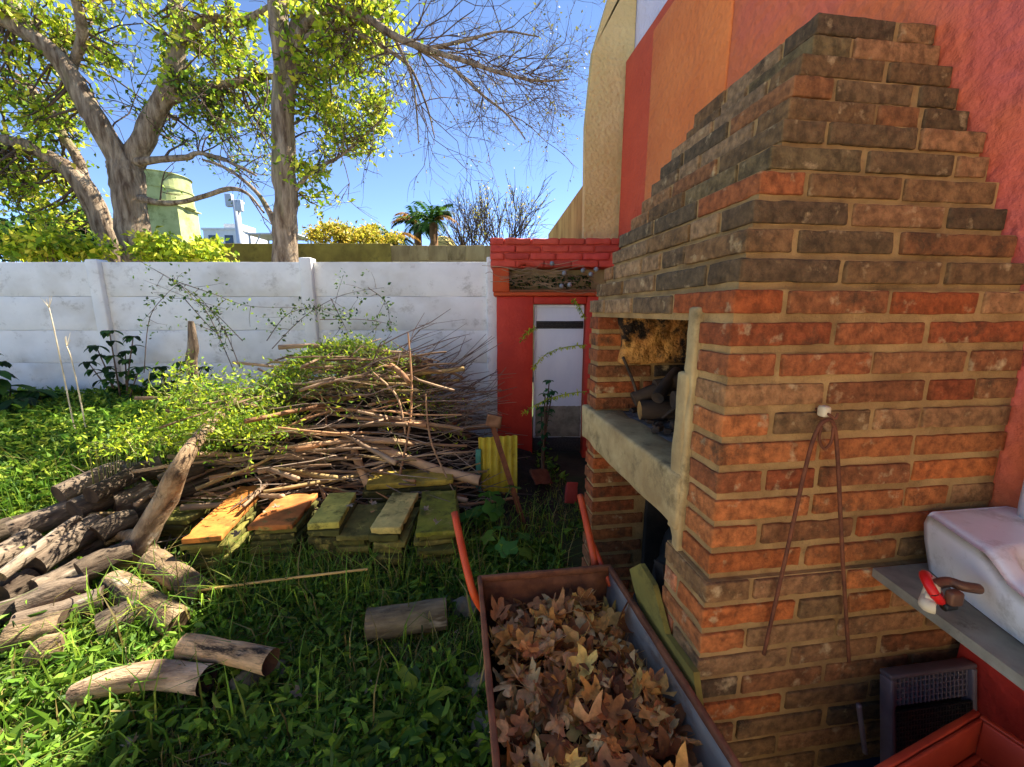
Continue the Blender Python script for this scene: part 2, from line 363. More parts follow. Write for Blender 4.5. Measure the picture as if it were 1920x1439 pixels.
# ================================================================ BRICK BARBECUE
bq = thing('brick_barbecue', 'large weathered brick barbecue with stepped chimney hood and concrete mantel', 'barbecue', (.58, .8, 0))
CH, BH, Z0, NF = .068, .0495, .017, 22
XH = [.606, .636, .668, .694, .741, .782, .824, .856, .902, .955, .984]
YH = [.828, .855, .885, .908, .938, .962, 1.003, 1.035, 1.065, 1.101, 1.126]
XR, YF = 1.358, 1.74
def corner(k):
    if k < 12: return .566, .788
    if k < NF: return .58, .80
    return XH[k-NF], YH[k-NF]
bcache = {}
def brick_me(L, Wd, var):
    key = (round(L/.005), round(Wd/.005), var)
    if key not in bcache:
        bcache[key] = rbox_mesh('brick', L, Wd, BH, seg=.014, r=.0035, amp=.0017, nsc=30, seed=var*5+key[0], chip=.006)
    return bcache[key]
REDS = [s(172, 98, 50), s(156, 82, 42), s(146, 86, 50), s(142, 76, 42), s(168, 102, 56), s(134, 84, 50)]
BROWN = [s(138, 104, 68), s(126, 94, 60), s(148, 108, 70), s(118, 90, 58), s(154, 112, 74), s(140, 94, 58)]
DARK = [s(108, 86, 58), s(100, 80, 56), s(116, 92, 62), s(94, 76, 54), s(108, 92, 60)]
GREY = [s(126, 102, 74), s(112, 90, 64), s(142, 114, 82), s(98, 82, 60), s(154, 122, 86), s(116, 98, 66)]
SOOT = [s(70, 58, 48), s(52, 44, 38), s(92, 70, 54)]
PINK = [s(182, 116, 78), s(168, 102, 66), s(188, 126, 88)]
nb = 0
def brick(x0, x1, y0, y1, k, c, dz=0., jit=.0018):
    global nb
    L, Wd = x1-x0, y1-y0; rot = 0
    if Wd > L: L, Wd, rot = Wd, L, math.pi/2
    me = brick_me(L, Wd, random.randrange(6) if L > .2 else random.randrange(3))
    o = link('brick', me, 'brick', bq)
    rj = lambda a: random.uniform(-a, a)
    o.location = Vector(((x0+x1)/2+rj(jit), (y0+y1)/2+rj(jit), Z0+CH*k+BH/2+dz+rj(.001)))-bq.location
    o.rotation_euler = (rj(.012), rj(.008), rot+rj(.01)+(math.pi if random.random() < .5 else 0))
    c = np.array(c[:3])*random.uniform(.85, 1.15); o.color = (*np.clip(c, 0, 1), 1); nb += 1
    return o
def tone(k, face, i=0):
    z = Z0+CH*k; r = random.random()
    if face == 'L':
        if z > 1.42: return random.choice(GREY if r < .78 else BROWN)
        return random.choice(REDS if r < .7 else PINK) if z > .8 else random.choice(PINK+REDS)
    if z > 1.75: return random.choice(BROWN if r < .55 else DARK)
    if z > 1.45: return random.choice(BROWN if r < .5 else (DARK if r < .88 else REDS))
    if z > .80: return random.choice(REDS if r < .93-.13*i else BROWN[2:])
    if z > .55: return random.choice(BROWN+REDS[2:])
    return random.choice(BROWN+DARK)
J = .015
for k in range(0, NF+11):
    xc, yc = corner(k); hood = k >= NF-1
    yend = YF-.003*(k-NF) if hood else None
    # the corner brick
    if k % 2 == 0: cx, cyy = .245, .115
    else: cx, cyy = .115, (.245 if hood else (.19 if k < 12 else .115))
    brick(xc, xc+cx, yc, yc+cyy, k, tone(k, 'F') if random.random() < .8 else tone(k, 'L'))
    # the face towards the basin
    x = xc+cx+J; i = 1
    while x < XR-.03:
        L = .245*random.choice([1, 1, 1, .98, 1.02, .92]) if random.random() < .88 else .12
        x1 = min(x+L, XR)
        if XR-x1 < .10: x1 = XR-random.uniform(.0, .012)
        if x1-x > .03: brick(x, x1, yc+random.uniform(-.002, .002), yc+.112, k, tone(k, 'F', i))
        x = x1+J*random.uniform(.8, 1.4); i += 1
    # the face over the fire opening
    if hood:
        y = yc+cyy+J
        while y < yend-.03:
            L = .245*random.choice([1, 1, .97, 1.02, .5, 1]); y1 = min(y+L, yend)
            if yend-y1 < .10: y1 = yend
            if y1-y > .03: brick(xc+random.uniform(-.002, .002), xc+.112, y, y1, k, tone(k, 'L'))
            y = y1+J*random.uniform(.8, 1.3)
    else:
        if k < 12 and k % 2 == 0: brick(xc+.002, xc+.112, yc+.13, yc+.19, k, random.choice(PINK))
        zt = Z0+CH*k
        if not (.84 < zt < 1.0):        # far pier
            xq = .58
            brick(xq, xq+(.245 if k % 2 else .20), 1.628, YF, k, random.choice(REDS if zt < .85 else PINK+REDS))
            if zt > 1.0: brick(xq+.26 if k % 2 else xq+.215, xq+.47, 1.628, YF, k, random.choice(SOOT+REDS[3:5]))
# mortar body, one recessed layer per course
mb = MB(); e = .0075
for k in range(0, NF+11):
    xc, yc = corner(k); z0 = CH*k if k else -.1; z1 = CH*(k+1)+.0005*(k % 2)
    if k >= NF: bx = [(xc+e, XR, yc+e, YF-.003*(k-NF)-e)]
    elif k == NF-1: bx = [(xc+e, XR, yc+e, .96), (xc+e, xc+.11, .96, YF-e), (1.29, XR, .96, YF-e), (xc+.11, 1.29, 1.62, YF-e)]
    else: bx = [(xc+e, XR, yc+e, yc+(.19 if k < 12 else .125)), (1.29, XR, yc+.13, YF-e), (.58+e, 1.289, 1.628+e, YF-e)]
    for a in bx: mb.add(box_v(a[0], a[1], a[2], a[3], z0, z1), BF)
part('mortar', mb.mesh('mortar'), 'mortar', bq)
# concrete mantel, jamb render, fire floor, linings
def rb(name, x0, x1, y0, y1, z0, z1, m, root=bq, rot=None, **k):
    o = part(name, rbox_mesh(name, x1-x0, y1-y0, z1-z0, **k), m, root, ((x0+x1)/2, (y0+y1)/2, (z0+z1)/2))
    if rot: o.rotation_euler = rot
    return o
rb('mantel', .562, .70, .925, 1.765, .875, 1.03, 'cement', seg=.035, r=.010, amp=.003, nsc=9, chip=.02, seed=3)
rb('jamb_render', .570, .62, .918, .962, .80, 1.462, 'cement', seg=.03, r=.008, amp=.004, nsc=9, chip=.03, seed=8, rot=(R(.8), 0, 0))
rb('jamb_render', .566, .64, .930, .985, .86, 1.30, 'cement', seg=.03, r=.010, amp=.006, nsc=11, chip=.03, seed=11)
rb('fire_floor', .69, 1.30, .915, 1.64, .96, 1.024, 'ash', seg=.06, r=.006, amp=.006, nsc=9, seed=2)
rb('hood_lining', .70, 1.29, .925, 1.62, 1.475, 1.51, 'soot_dark', seg=.1, r=.004, amp=.003)
rb('clay_lining', 1.20, 1.29, .94, 1.62, 1.03, 1.475, 'clay', seg=.03, r=.012, amp=.016, nsc=9, seed=4)
rb('dark_lining', .83, 1.19, 1.600, 1.627, .03, .86, 'soot_dark', seg=.08, r=.004, amp=.004, nsc=8)  # near-black sheets line the space below the fire floor
rb('dark_lining', 1.255, 1.289, .99, 1.60, .03, .95, 'soot_dark', seg=.08, r=.004, amp=.004, nsc=8)
# far side of the firebox is patched with clay high up
rb('clay_patch', .665, 1.2, 1.575, 1.627, 1.235, 1.472, 'clay', seg=.025, r=.014, amp=.014, nsc=10, seed=9)
False and rb('cement_patch', .59, .66, 1.612, 1.632, 1.30, 1.45, 'cement', seg=.02, r=.006, amp=.008, nsc=12, seed=19)

# ================================================================ RED BRICK CUPBOARD WITH DOOR
D_C = 3.95
rc = thing('utility_cupboard', 'red painted masonry cupboard with brick parapet and narrow white door', 'cupboard', lev(0, D_C, 0), -YAW)
def Lc(px, py, d=D_C):
    p = W(px, py, d); return float(p@rt), float(p[2])
uA, _ = Lc(932, 700); uB, _ = Lc(999, 700); uR, _ = Lc(1150, 600); uD, _ = Lc(1096, 600)
_, zL = Lc(960, 556); _, zDt = Lc(1000, 572); _, zDb = Lc(1000, 825); _, zG = Lc(960, 503); _, zT = Lc(960, 447)
def cb(name, u0, u1, v0, v1, z0, z1, m, parent=rc, **k):
    kk = dict(seg=.1, r=.008, amp=.004, nsc=6, chip=.01); kk.update(k)
    return link(name, rbox_mesh(name, u1-u0, v1-v0, z1-z0, **kk), m, parent, ((u0+u1)/2, (v0+v1)/2, (z0+z1)/2))
cb('pillar', uA, uB, 0, .40, -.05, zL-.002, 'redpaint', seed=1)
cb('pillar', uD+.02, uR, 0, .40, -.05, zL-.002, 'redpaint', seed=2)
cb('lintel', uB+.002, uD+.018, .003, .40, zDt+.005, zL-.002, 'redpaint', seed=3)
cb('ledge', uA-.03, uR+.02, -.04, .41, zL, zL+.035, 'orangebeam', seed=4)
zM = Lc(960, 540)[1]; u1_, _ = Lc(955, 525)
cb('end_block', uA-.035, u1_, -.042, .41, zL+.037, zG-.002, 'orangebeam', seed=5)
cb('niche_back', u1_+.002, uR, .14, .40, zL+.037, zG-.002, 'blockwall', seed=6)
cb('niche_rail', u1_+.002, uR, -.03, .0, zL+.037, zL+.06, 'rust', seed=7)
rows = 4; hh = (zT-zG)/rows
cb('parapet_core', uA-.04, uR+.015, -.02, .39, zG, zT-.012, 'redbrick', seed=8)
for r_ in range(rows):
    x = uA-.055; x += 0 if r_ % 2 else -.0
    first = True
    while x < uR:
        L = (.12 if (first and r_ % 2) else .235)*random.uniform(.94, 1.05)
        if x+L > uR+.02: L = uR+.02-x
        if L > .05:
            o = cb('brick', x, x+L, -.045+random.uniform(-.006, .006), .395, zG+hh*r_+.003, zG+hh*(r_+1)-.008, 'redbrick', seg=.03, r=.008, amp=.005, nsc=14, chip=.03, seed=r_*9+int(x*30))
            k_ = random.uniform(.75, 1.12); o.color = (k_, k_*random.uniform(.85, 1.05), k_*random.uniform(.85, 1.1), 1)
        x += L+.012; first = False
dr = cb('door', uB+.012, uD+.008, .07, .10, zDb, zDt, 'door', seg=.08, r=.004, amp=.002)
cz, cu = (zDb+zDt)/2, (uB+uD+.02)/2; du = (uD-uB)/2
def dp(name, u0, u1, v0, v1, z0, z1, m, **k):
    kk = dict(seg=.1, r=.003, amp=.001); kk.update(k)
    return link(name, rbox_mesh(name, u1-u0, v1-v0, z1-z0, **kk), m, dr, ((u0+u1)/2-cu, (v0+v1)/2-.085, (z0+z1)/2-cz))
_, zv0 = Lc(1040, 604); _, zv1 = Lc(1040, 617); _, zk = Lc(1040, 765)
for i in range(4):
    dp('vent_slat', uB+.03, uD-.0, .056, .068, zv1+(zv0-zv1)*(i+.1)/4, zv1+(zv0-zv1)*(i+.72)/4, 'grille')
dp('vent_back', uB+.028, uD+.002, .066, .069, zv1-.004, zv0+.004, 'blackmesh')
dp('door_stile', uB+.014, uB+.032, .055, .069, zDb, zDt, 'door')
dp('top_rail', uB+.034, uD, .060, .069, zDt-.03, zDt, 'door')

dp('kick_panel', uB+.034, uD, .064, .069, zDb+.01, zk, 'stone', seg=.02, amp=.004, nsc=40)
cb('floor_vent', uB+.01, uD+.01, .05, .12, .02, zDb-.004, 'grille')

# ================================================================ WALLS, BUILDINGS AND POLE BEYOND
nw = thing('garden_wall', 'mossy olive and grey block wall behind the white wall', 'wall', lev(0, 9, 0), -YAW)
_, zo = Lc(700, 460, 9)
ua, ub, uc = Lc(300, 470, 9)[0], Lc(733, 470, 9)[0], Lc(1060, 470, 9)[0]
cb('mossy_section', ua, ub-.003, 0, .2, -.1, zo+.03, 'olivewall', nw, seg=.3, amp=.012, nsc=3)
hb = zo/9
for r_ in range(9):
    x = ub; k_ = 0
    while x < uc:
        L = .40 if not (k_ == 0 and r_ % 2) else .2
        cb('block', x, min(x+L, uc)-.012, random.uniform(0, .008), .2, hb*r_, hb*(r_+1)-.012, 'blockwall', nw, seg=.2, r=.008, amp=.003, seed=r_*7+k_)
        x += L; k_ += 1
cb('block_core', ub, uc-.02, .01, .19, -.1, zo-.02, 'blockwall', nw, seg=.4)

def cyl(name, c, r0, r1, z0, z1, m, root, n=32, segs=1):
    zs = np.linspace(z0, z1, segs+1); rs = np.linspace(r0, r1, segs+1)
    v, f = tube([(c[0], c[1], z) for z in zs], list(rs), n); mb = MB(); mb.add(v, f)
    return part(name, mb.mesh(name, False), m, root)
# water tank on a masonry tower
pT = W(310, 400, 14); rT = 43/760*14
wt = thing('water_tank', 'pale green cylindrical water tank on stepped masonry base behind the forked tree', 'water tank', (pT[0], pT[1], 0))
zt0 = W(310, 392, 14)[2]; zt1 = W(310, 332, 14)[2]
tk = cyl('tank', pT, rT*1.02, rT*.98, zt0, zt1, 'tank', wt, 40)
cyl('lid', pT, rT*1.04, rT*.4, zt1-.03, zt1+.10, 'tank', wt, 40)
cyl('rib', pT, rT*1.04, rT*1.04, zt0+.02, zt0+.1, 'tank', wt, 40)
cyl('rib', pT, rT*1.03, rT*1.03, (zt0+zt1)/2, (zt0+zt1)/2+.06, 'tank', wt, 40)
mb = MB(); mb.add(box_v(pT[0]-.15, pT[0]+.70, pT[1]-.55, pT[1]+.5, 0, zt0-.02), BF); part('tower_pier', mb.mesh('tower_pier'), 'tank', wt)
mb = MB(); mb.add(box_v(pT[0]-.80, pT[0]-.16, pT[1]-.2, pT[1]+.5, 0, zt0-.02), BF); part('tower_recess', mb.mesh('tower_recess'), 'darkopen', wt)  # shade of the opening under the tank is put into this block's colour
mb = MB(); mb.add(box_v(pT[0]-.82, pT[0]+.76, pT[1]-.62, pT[1]+.6, zt0-.02, zt0+.015), BF); part('tower_slab', mb.mesh('tower_slab'), 'tank', wt)
# far white house
pH = W(418, 445, 42)
fhs = thing('far_house', 'small flat-roofed white house far beyond the garden wall', 'house', (pH[0], pH[1], 0), -YAW)
zr = W(418, 432, 42)[2]
def fb(name, a, m, root, rx=None):
    mb = MB(); mb.add(box_v(*a), BF); return link(name, mb.mesh(name), m, root)
fb('wall', (-1.9, 1.7, 0, 5, 0, zr), 'farwhite', fhs); fb('parapet', (-2.0, 1.8, -.1, 5.1, zr, zr+.18), 'farwhite', fhs)
fb('stair_head', (-.2, 1.5, .6, 3, zr+.18, zr+.7), 'farwhite', fhs)
for i in range(2):
    wn = fb('window', (-1.4+i*1.6, -.6+i*1.6, -.05, .0, zr-1.3, zr-.5), 'glass', fhs)
# lamp pole
pP = W(449, 440, 30); zp = W(449, 376, 30)[2]
lp = thing('lamp_pole', 'tall white pole with boxy twin floodlight head beside the far house', 'lamp pole', (pP[0], pP[1], 0), -YAW)
v, f = tube([(0, 0, 0), (0, 0, zp)], [.27, .2], 12); mb = MB(); mb.add(v, f); link('pole', mb.mesh('pole', True), 'fargrey', lp)
for i, (a, b) in enumerate(((-.62, -.12), (.0, .5))):
    z_ = zp-.15-i*.35
    link('floodlight', rbox_mesh('floodlight', .46, .3, .85-.1*i, seg=.3, r=.04, amp=0), 'fargrey', lp, ((a+b)/2, -.1, z_+.1))
fb('bracket', (-.6, .5, .05, .15, zp-.25, zp-.1), 'fargrey', lp)
# shade canopy
pC = W(505, 450, 34); zc = W(505, 440, 34)[2]
sc_ = thing('shade_canopy', 'flat white shade canopy on thin posts behind the straight trunk', 'canopy', (pC[0], pC[1], 0), -YAW)
fb('roof', (-1.9, 2.2, 0, 3, zc, zc+.1), 'fargrey', sc_)
for x_ in (-1.7, 2.0):
    for y_ in (.2, 2.8):
        fb('post', (x_-.06, x_+.06, y_-.06, y_+.06, 0, zc), 'fargrey', sc_)
for x_ in (-1.6,):
    v, f = tube([(x_, .2, zc-1.3), (x_+.8, .2, zc)], .05, 6); mb = MB(); mb.add(v, f); link('brace', mb.mesh('brace'), 'fargrey', sc_)
# yellow parasol dome
pU = W(830, 455, 24)
yu = thing('parasol', 'rounded pale yellow parasol beside the palms beyond the wall', 'parasol', (pU[0], pU[1], 0))
zu = W(830, 443, 24)[2]; mb = MB(); n = 10; ring = []
Vv = [(0, 0, zu)]; Ff = []
for r_ in range(1, 6):
    a = r_/5*math.pi/2
    for j in range(n): Vv.append((.85*math.sin(a)*math.cos(2*math.pi*j/n), .85*math.sin(a)*math.sin(2*math.pi*j/n), zu-.9+.9*math.cos(a)))
for j in range(n): Ff.append((0, 1+j, 1+(j+1) % n))
for r_ in range(4):
    for j in range(n): Ff.append((1+r_*n+j, 1+(r_+1)*n+j, 1+(r_+1)*n+(j+1) % n, 1+r_*n+(j+1) % n))
mb.add(Vv, Ff); link('canopy', mb.mesh('canopy'), 'yellow', yu)
v, f = tube([(0, 0, 0), (0, 0, zu)], .03, 8); mb = MB(); mb.add(v, f); link('pole', mb.mesh('pole'), 'fargrey', yu)

# ================================================================ TREES
def grow_tree(name, label, loc, limbs, clumps, bare, seed, leafcols, group=None):
    """limbs: lists of world points with radii; clumps: (centre, radii, n, leaf size, leaves per cluster)"""
    rg = np.random.default_rng(seed); rnd = random.Random(seed)
    root = thing(name, label, 'tree', loc, 0, group)
    mb = MB(); samples = []; rads = []
    for li, lb in enumerate(limbs):
        pts = spline([p for p, r in lb], 5); rr = np.interp(np.linspace(0, len(lb)-1, len(pts)), range(len(lb)), [r for p, r in lb])
        P = []
        for i, p in enumerate(pts):
            q = Vector(p); k = min(1, i/3)*rr[i]*.5
            P.append(q+Vector((noise.noise(q*2.2), noise.noise(q*2.2+Vector((7, 0, 0))), 0))*k)
        n = 14 if max(rr) > .1 else (9 if max(rr) > .04 else 6)
        v, f = tube(P, list(rr), n, True, .16, li); mb.add(v, f)
        if li > 0 or True:
            for p, r in zip(P[len(P)//4:], rr[len(P)//4:]): samples.append(np.array(p)); rads.append(r)
    part('trunk', mb.mesh('trunk', True), 'bark', root)
    SP = np.array(samples); SR = np.array(rads)
    tw = MB(); LP, LD, LS, LC = [], [], [], []
    def twig(a, b, r0, r1, bend):
        a, b = np.asarray(a), np.asarray(b); L = np.linalg.norm(b-a)
        m1 = a+(b-a)*.35+rg.normal(size=3)*L*bend; m2 = a+(b-a)*.7+rg.normal(size=3)*L*bend*.8
        P = spline([a, m1, m2, b], 2); v, f = tube(P, list(np.linspace(r0, r1, len(P))), 4, False); tw.add(v, f); return P
    def foliage(P, n, size, spread, cs):
        i = rg.integers(0, len(P), n); base = np.array(P)[i]+rg.normal(size=(n, 3))*spread
        LP.append(base); d = rg.normal(size=(n, 3)); d[:, 2] -= .35; LD.append(d); LS.append(size*rg.uniform(.6, 1.25, n)); LC.append(pick(cs, n, rg=rg))
    for c, rad, n, size, per, cs in clumps:
        for _ in range(n):
            t = rg.normal(size=3); t = t/np.linalg.norm(t)*rg.uniform(.3, 1)**.5
            tgt = np.asarray(c)+t*np.asarray(rad)
            dd = np.linalg.norm(SP-tgt, axis=1)+rg.uniform(0, .35, len(SP)); j = int(np.argmin(dd))
            P = twig(SP[j], tgt, min(.02, SR[j]*.45), .003, .10)
            for q in range(3):
                e = np.array(P[-1])+rg.normal(size=3)*np.array([.22, .22, .16]); P2 = twig(P[-2-q], e, .006, .002, .12)
                foliage(P2, int(per*.33), size, .03, cs)
            foliage(P[len(P)//2:], int(per*.6), size, .06, cs)
    def rec(p, d, L, r, depth):
        nseg = 3; P = [np.array(p)]; d = np.array(d)
        for i in range(nseg):
            d = d+rg.normal(size=3)*.22; d[2] += bare['lift']; d /= np.linalg.norm(d); P.append(P[-1]+d*L/nseg)
        v, f = tube(P, list(np.linspace(r, r*.55, len(P))), 4 if depth > 1 else 3, False); tw.add(v, f)
        if depth <= 0:
            if rg.random() < bare['leaf']: foliage(P[1:], 3, bare['size'], .02, bare['cols'])
            return
        for i in range(bare['kids']):
            q = P[rg.integers(1, len(P))]; nd = d+rg.normal(size=3)*.55; nd /= np.linalg.norm(nd)
            rec(q, nd, L*rg.uniform(.55, .85), r*.6, depth-1)
    if bare:
        for p, d, L, r, dep in bare['seeds']: rec(p, d, L, r, dep)
    part('branches', tw.mesh('branches', True), 'twig', root)
    if LP:
        q = leaf_quads(np.vstack(LP), np.vstack(LD), np.concatenate(LS), .55, .3, rg)
        part('crown', quads_mesh('crown', q, np.vstack(LC)), 'leaf', root)
    return root
def limb(d, pts, dd=0.):
    n = len(pts); return [(W(x, y, d+dd*i/max(1, n-1)), .82*r*(d+dd*i/max(1, n-1))/760) for i, (x, y, r) in enumerate(pts)]
YG = [s(204, 212, 56), s(180, 198, 50), s(156, 180, 48), s(118, 150, 42), s(218, 210, 76)]
MG = [s(120, 150, 44), s(92, 126, 40), s(150, 172, 52), s(76, 104, 36)]
def cl(x, y, rx, ry, d, n, size=.10, per=17, cols=YG, rd=.8):
    return (W(x, y, d), (rx*d/760, rd, ry*d/760), n, size, per, cols)
d1 = 6.4; b1 = W(258, 490, d1); b1[2] = -.1; b0 = W(218, 490, d1+.3); b0[2] = -.1
L = [[(b1, .24)]+limb(d1, [(258, 490, 31), (246, 390, 29), (236, 330, 31), (228, 305, 27)]),
     limb(d1, [(238, 325, 25), (205, 265, 21), (170, 200, 19), (130, 140, 18), (88, 92, 16), (40, 58, 14), (-10, 30, 13), (-70, 0, 11)], -.5),
     limb(d1, [(92, 98, 12), (60, 60, 13), (30, 20, 12), (0, -40, 11)], .5),
     limb(d1, [(240, 325, 22), (252, 295, 21), (285, 230, 19), (318, 160, 17), (334, 90, 15), (338, 45, 13), (325, 0, 12), (318, -60, 10)], .5),
     limb(d1+.2, [(338, 75, 9), (365, 45, 9), (400, 35, 9), (440, 45, 7), (500, 18, 6), (560, -5, 5)], .3),
     limb(d1+.2, [(318, 190, 9), (360, 176, 8), (420, 160, 7), (500, 145, 6), (570, 150, 5), (650, 135, 4), (720, 140, 2)], .4),
     limb(d1-.1, [(258, 305, 9), (300, 300, 7), (350, 296, 6), (372, 288, 4), (420, 300, 3), (480, 330, 2)], -.3),
     limb(d1-.1, [(262, 372, 8), (300, 381, 6), (340, 380, 5), (385, 368, 5), (430, 355, 5), (465, 365, 3), (495, 400, 2)], -.3),
     limb(d1, [(128, 145, 8), (150, 85, 9), (152, 40, 9), (138, -10, 8)], -.3),
     limb(d1, [(150, 175, 6), (120, 100, 6), (112, 85, 4)], .3)]
bare1 = dict(lift=0., kids=3, leaf=.35, size=.05, cols=MG, seeds=[(W(x, y, d1+.1), np.array([a, rng.uniform(-.3, .3), b])/math.hypot(a, b), L_, .012, 2)
        for x, y, a, b, L_ in ((420, 300, .9, -.5, .6), (370, 290, .8, .3, .7), (465, 365, .6, -.7, .5), (300, 381, .4, .6, .5), (420, 160, .7, -.5, .9), (360, 176, .5, -.6, .9),
                               (320, 160, .9, .2, .8), (200, 260, -.3, .9, .9), (285, 230, -.5, .8, .8), (150, 85, .8, .5, .9), (335, 90, -.8, .5, .9), (400, 35, .3, -.9, .9), (500, 145, .5, -.9, .8))])
clumps1 = [cl(50, 150, 100, 90, d1, 42), cl(210, 60, 110, 70, d1+.3, 40), cl(60, 40, 100, 60, d1, 26), cl(400, 110, 80, 70, d1+.4, 38), cl(440, 200, 90, 60, d1+.5, 40, cols=MG+YG[:2]),
           cl(390, 30, 80, 40, d1+.3, 26), cl(240, 160, 90, 70, d1+.6, 16, .07, 18, MG), cl(360, 250, 90, 50, d1+.6, 22, .06, 16, MG), cl(455, 280, 60, 60, d1+.4, 16, .06, 16, MG+YG)]
grow_tree('forked_tree', 'thick forked tree with grey furrowed bark rising behind the white wall', (b1[0], b1[1], 0), L, clumps1, bare1, 11, YG)
L = [[(b0, .18)]+limb(d1+.3, [(218, 490, 22), (192, 430, 20), (166, 362, 20), (130, 322, 17), (70, 283, 14), (0, 264, 12), (-80, 258, 10)], -.4),
     limb(d1+.3, [(165, 355, 10), (152, 305, 10), (118, 255, 8), (80, 195, 8), (40, 150, 6), (0, 130, 5)], .4)]
clumps0 = [cl(40, 230, 70, 60, d1+.5, 30, cols=MG+YG[:3]), cl(30, 350, 70, 60, d1, 34, .1, cols=YG), cl(100, 400, 60, 50, d1+.6, 26, .09), cl(-60, 300, 80, 90, d1, 26), cl(110, 200, 60, 50, d1+.8, 18, cols=MG)]
grow_tree('leaning_tree', 'slimmer leaning tree with pale grey bark beside the thick forked tree', (b0[0], b0[1], 0), L, clumps0, None, 12, YG)
d2 = 5.8; b2 = W(537, 490, d2); b2[2] = -.1
L = [[(b2, .17)]+limb(d2, [(537, 490, 26), (534, 400, 23), (532, 300, 22), (531, 200, 21), (530, 120, 20), (524, 50, 18), (515, -10, 17), (508, -90, 14)]),
     limb(d2-.05, [(541, 185, 13), (551, 120, 12), (553, 70, 12), (566, 32, 11), (600, 4, 10), (650, -30, 9)], .2),
     limb(d2-.1, [(553, 85, 8), (575, 45, 9), (605, 20, 9), (650, 22, 9), (692, 38, 8), (740, 68, 7), (790, 90, 6), (850, 108, 5), (920, 132, 4), (1000, 152, 2.6), (1065, 150, 1.2)], -.9),
     limb(d2-.1, [(553, 92, 7), (600, 58, 6), (650, 55, 5), (720, 90, 4), (770, 130, 3), (800, 200, 2), (815, 260, 1)], -.5),
     limb(d2-.6, [(790, 92, 4), (850, 130, 3.4), (905, 180, 2.6), (950, 215, 2), (985, 262, 1.2)], -.3),
     limb(d2-.6, [(800, 94, 3), (870, 78, 3), (940, 60, 2), (1010, 70, 1.2)], -.3),
     limb(d2-.4, [(740, 72, 4), (770, 140, 3), (780, 200, 2), (785, 270, 1.2)], -.2),
     limb(d2, [(553, 358, 5), (585, 322, 4), (640, 292, 3), (700, 240, 2), (740, 200, 1)], .3),
     limb(d2, [(519, 425, 8), (503, 395, 6), (480, 360, 4), (430, 320, 3), (380, 300, 2)], .2)]
G3 = [s(150, 150, 80), s(170, 168, 92), s(128, 132, 66), s(176, 160, 110)]
sd_ = []
for _ in range(46):
    t = random.random(); x = 740+300*t; y = 70+85*t
    a = random.uniform(.3, 1); b = random.uniform(-.9, .55)
    sd_.append((W(x, y, d2-.45-.5*t), np.array([a, random.uniform(-.5, .4), b])/1.2, .75*(1-.45*t), .009*(1-.5*t), 3 if random.random() < .6 else 2))
for x, y in ((905, 180), (850, 130), (950, 215), (870, 78), (940, 60), (770, 140), (780, 200), (720, 90), (790, 200), (640, 292), (700, 240), (690, 38), (720, 55)):
    for q in range(2):
        a, b = random.uniform(-.2, 1), random.uniform(-1, .3); sd_.append((W(x, y, d2-.6), np.array([a, random.uniform(-.5, .4), b]), .6, .007, 2))
bare2 = dict(lift=-.01, kids=3, leaf=.3, size=.034, cols=[s(112, 110, 58), s(128, 124, 66), s(96, 98, 50)], seeds=sd_)
clumps2 = [cl(610, 130, 55, 70, d2+.2, 36), cl(660, 50, 70, 45, d2, 34), cl(650, 200, 65, 55, d2+.2, 36), cl(720, 30, 40, 30, d2, 14), cl(640, 270, 60, 40, d2+.3, 24, .06, 18), cl(580, 345, 22, 30, d2+.1, 10),
           cl(690, 110, 40, 50, d2, 14, .06, 16), cl(600, 20, 60, 30, d2, 18)]
grow_tree('straight_tree', 'straight slender tree with vertical furrowed bark and a long bare twiggy branch', (b2[0], b2[1], 0), L, clumps2, bare2, 13, YG)

# far trees and shrubs
def bush(name, label, cat, px, py, d, rx, ry, n, size, cols, stems=14, seed=1, group=None, base=0.):
    """px,py: centre of the crown"""
    rg = np.random.default_rng(seed); c = W(px, py, d); rX, rZ = rx*d/760, ry*d/760
    root = thing(name, label, cat, (c[0], c[1], base), 0, group); mb = MB()
    tips = []
    for i in range(stems):
        t = rg.normal(size=3); t /= np.linalg.norm(t); t *= rg.uniform(.5, .95); t[2] = t[2]*.8
        e = c+t*np.array([rX, rX*.8, rZ]); b_ = np.array([c[0]+rg.normal()*.1*rX, c[1]+rg.normal()*.1*rX, base])
        P = spline([b_, b_+(e-b_)*.5+np.array([0, 0, .1*rZ]), e], 3); v, f = tube(P, list(np.linspace(.02*rX+.006, .004, len(P))), 5, False); mb.add(v, f); tips.append(e)
    part('stems', mb.mesh('stems', True), 'twig', root)
    k = rg.integers(0, len(tips), n); P = np.array(tips)[k]+rg.normal(size=(n, 3))*np.array([rX, rX, rZ])*.2
    D = rg.normal(size=(n, 3)); q = leaf_quads(P, D, size*rg.uniform(.6, 1.3, n), .5, .3, rg)
    part('crown', quads_mesh('crown', q, pick(cols, n, rg=rg)), 'leaf', root); return root
YEL = [s(206, 190, 60), s(180, 172, 56), s(150, 150, 50), s(196, 168, 70)]
DG = [s(56, 92, 34), s(44, 74, 30), s(78, 112, 40), s(36, 60, 28)]  # dark greens for hedge, palms and wall-foot plants
for i, (x, rx) in enumerate(((618, 46), (668, 44), (712, 36))):
    bush('yellow_shrub', ['yellow-leaved shrub beside the straight trunk beyond the garden wall', 'yellow-leaved shrub between two others beyond the garden wall', 'yellow-leaved shrub next to the palms beyond the garden wall'][i], 'shrub', x, 445+i*4, 15+i, rx, 26, 1500, .14, YEL, 16, 30+i, 'yellow shrubs beyond the garden wall')
bush('leafy_shrub', 'bright yellow-green leafy shrub at the foot of the thick forked tree', 'shrub', 350, 475, 6.0, 75, 34, 1500, .1, YG, 22, 41)
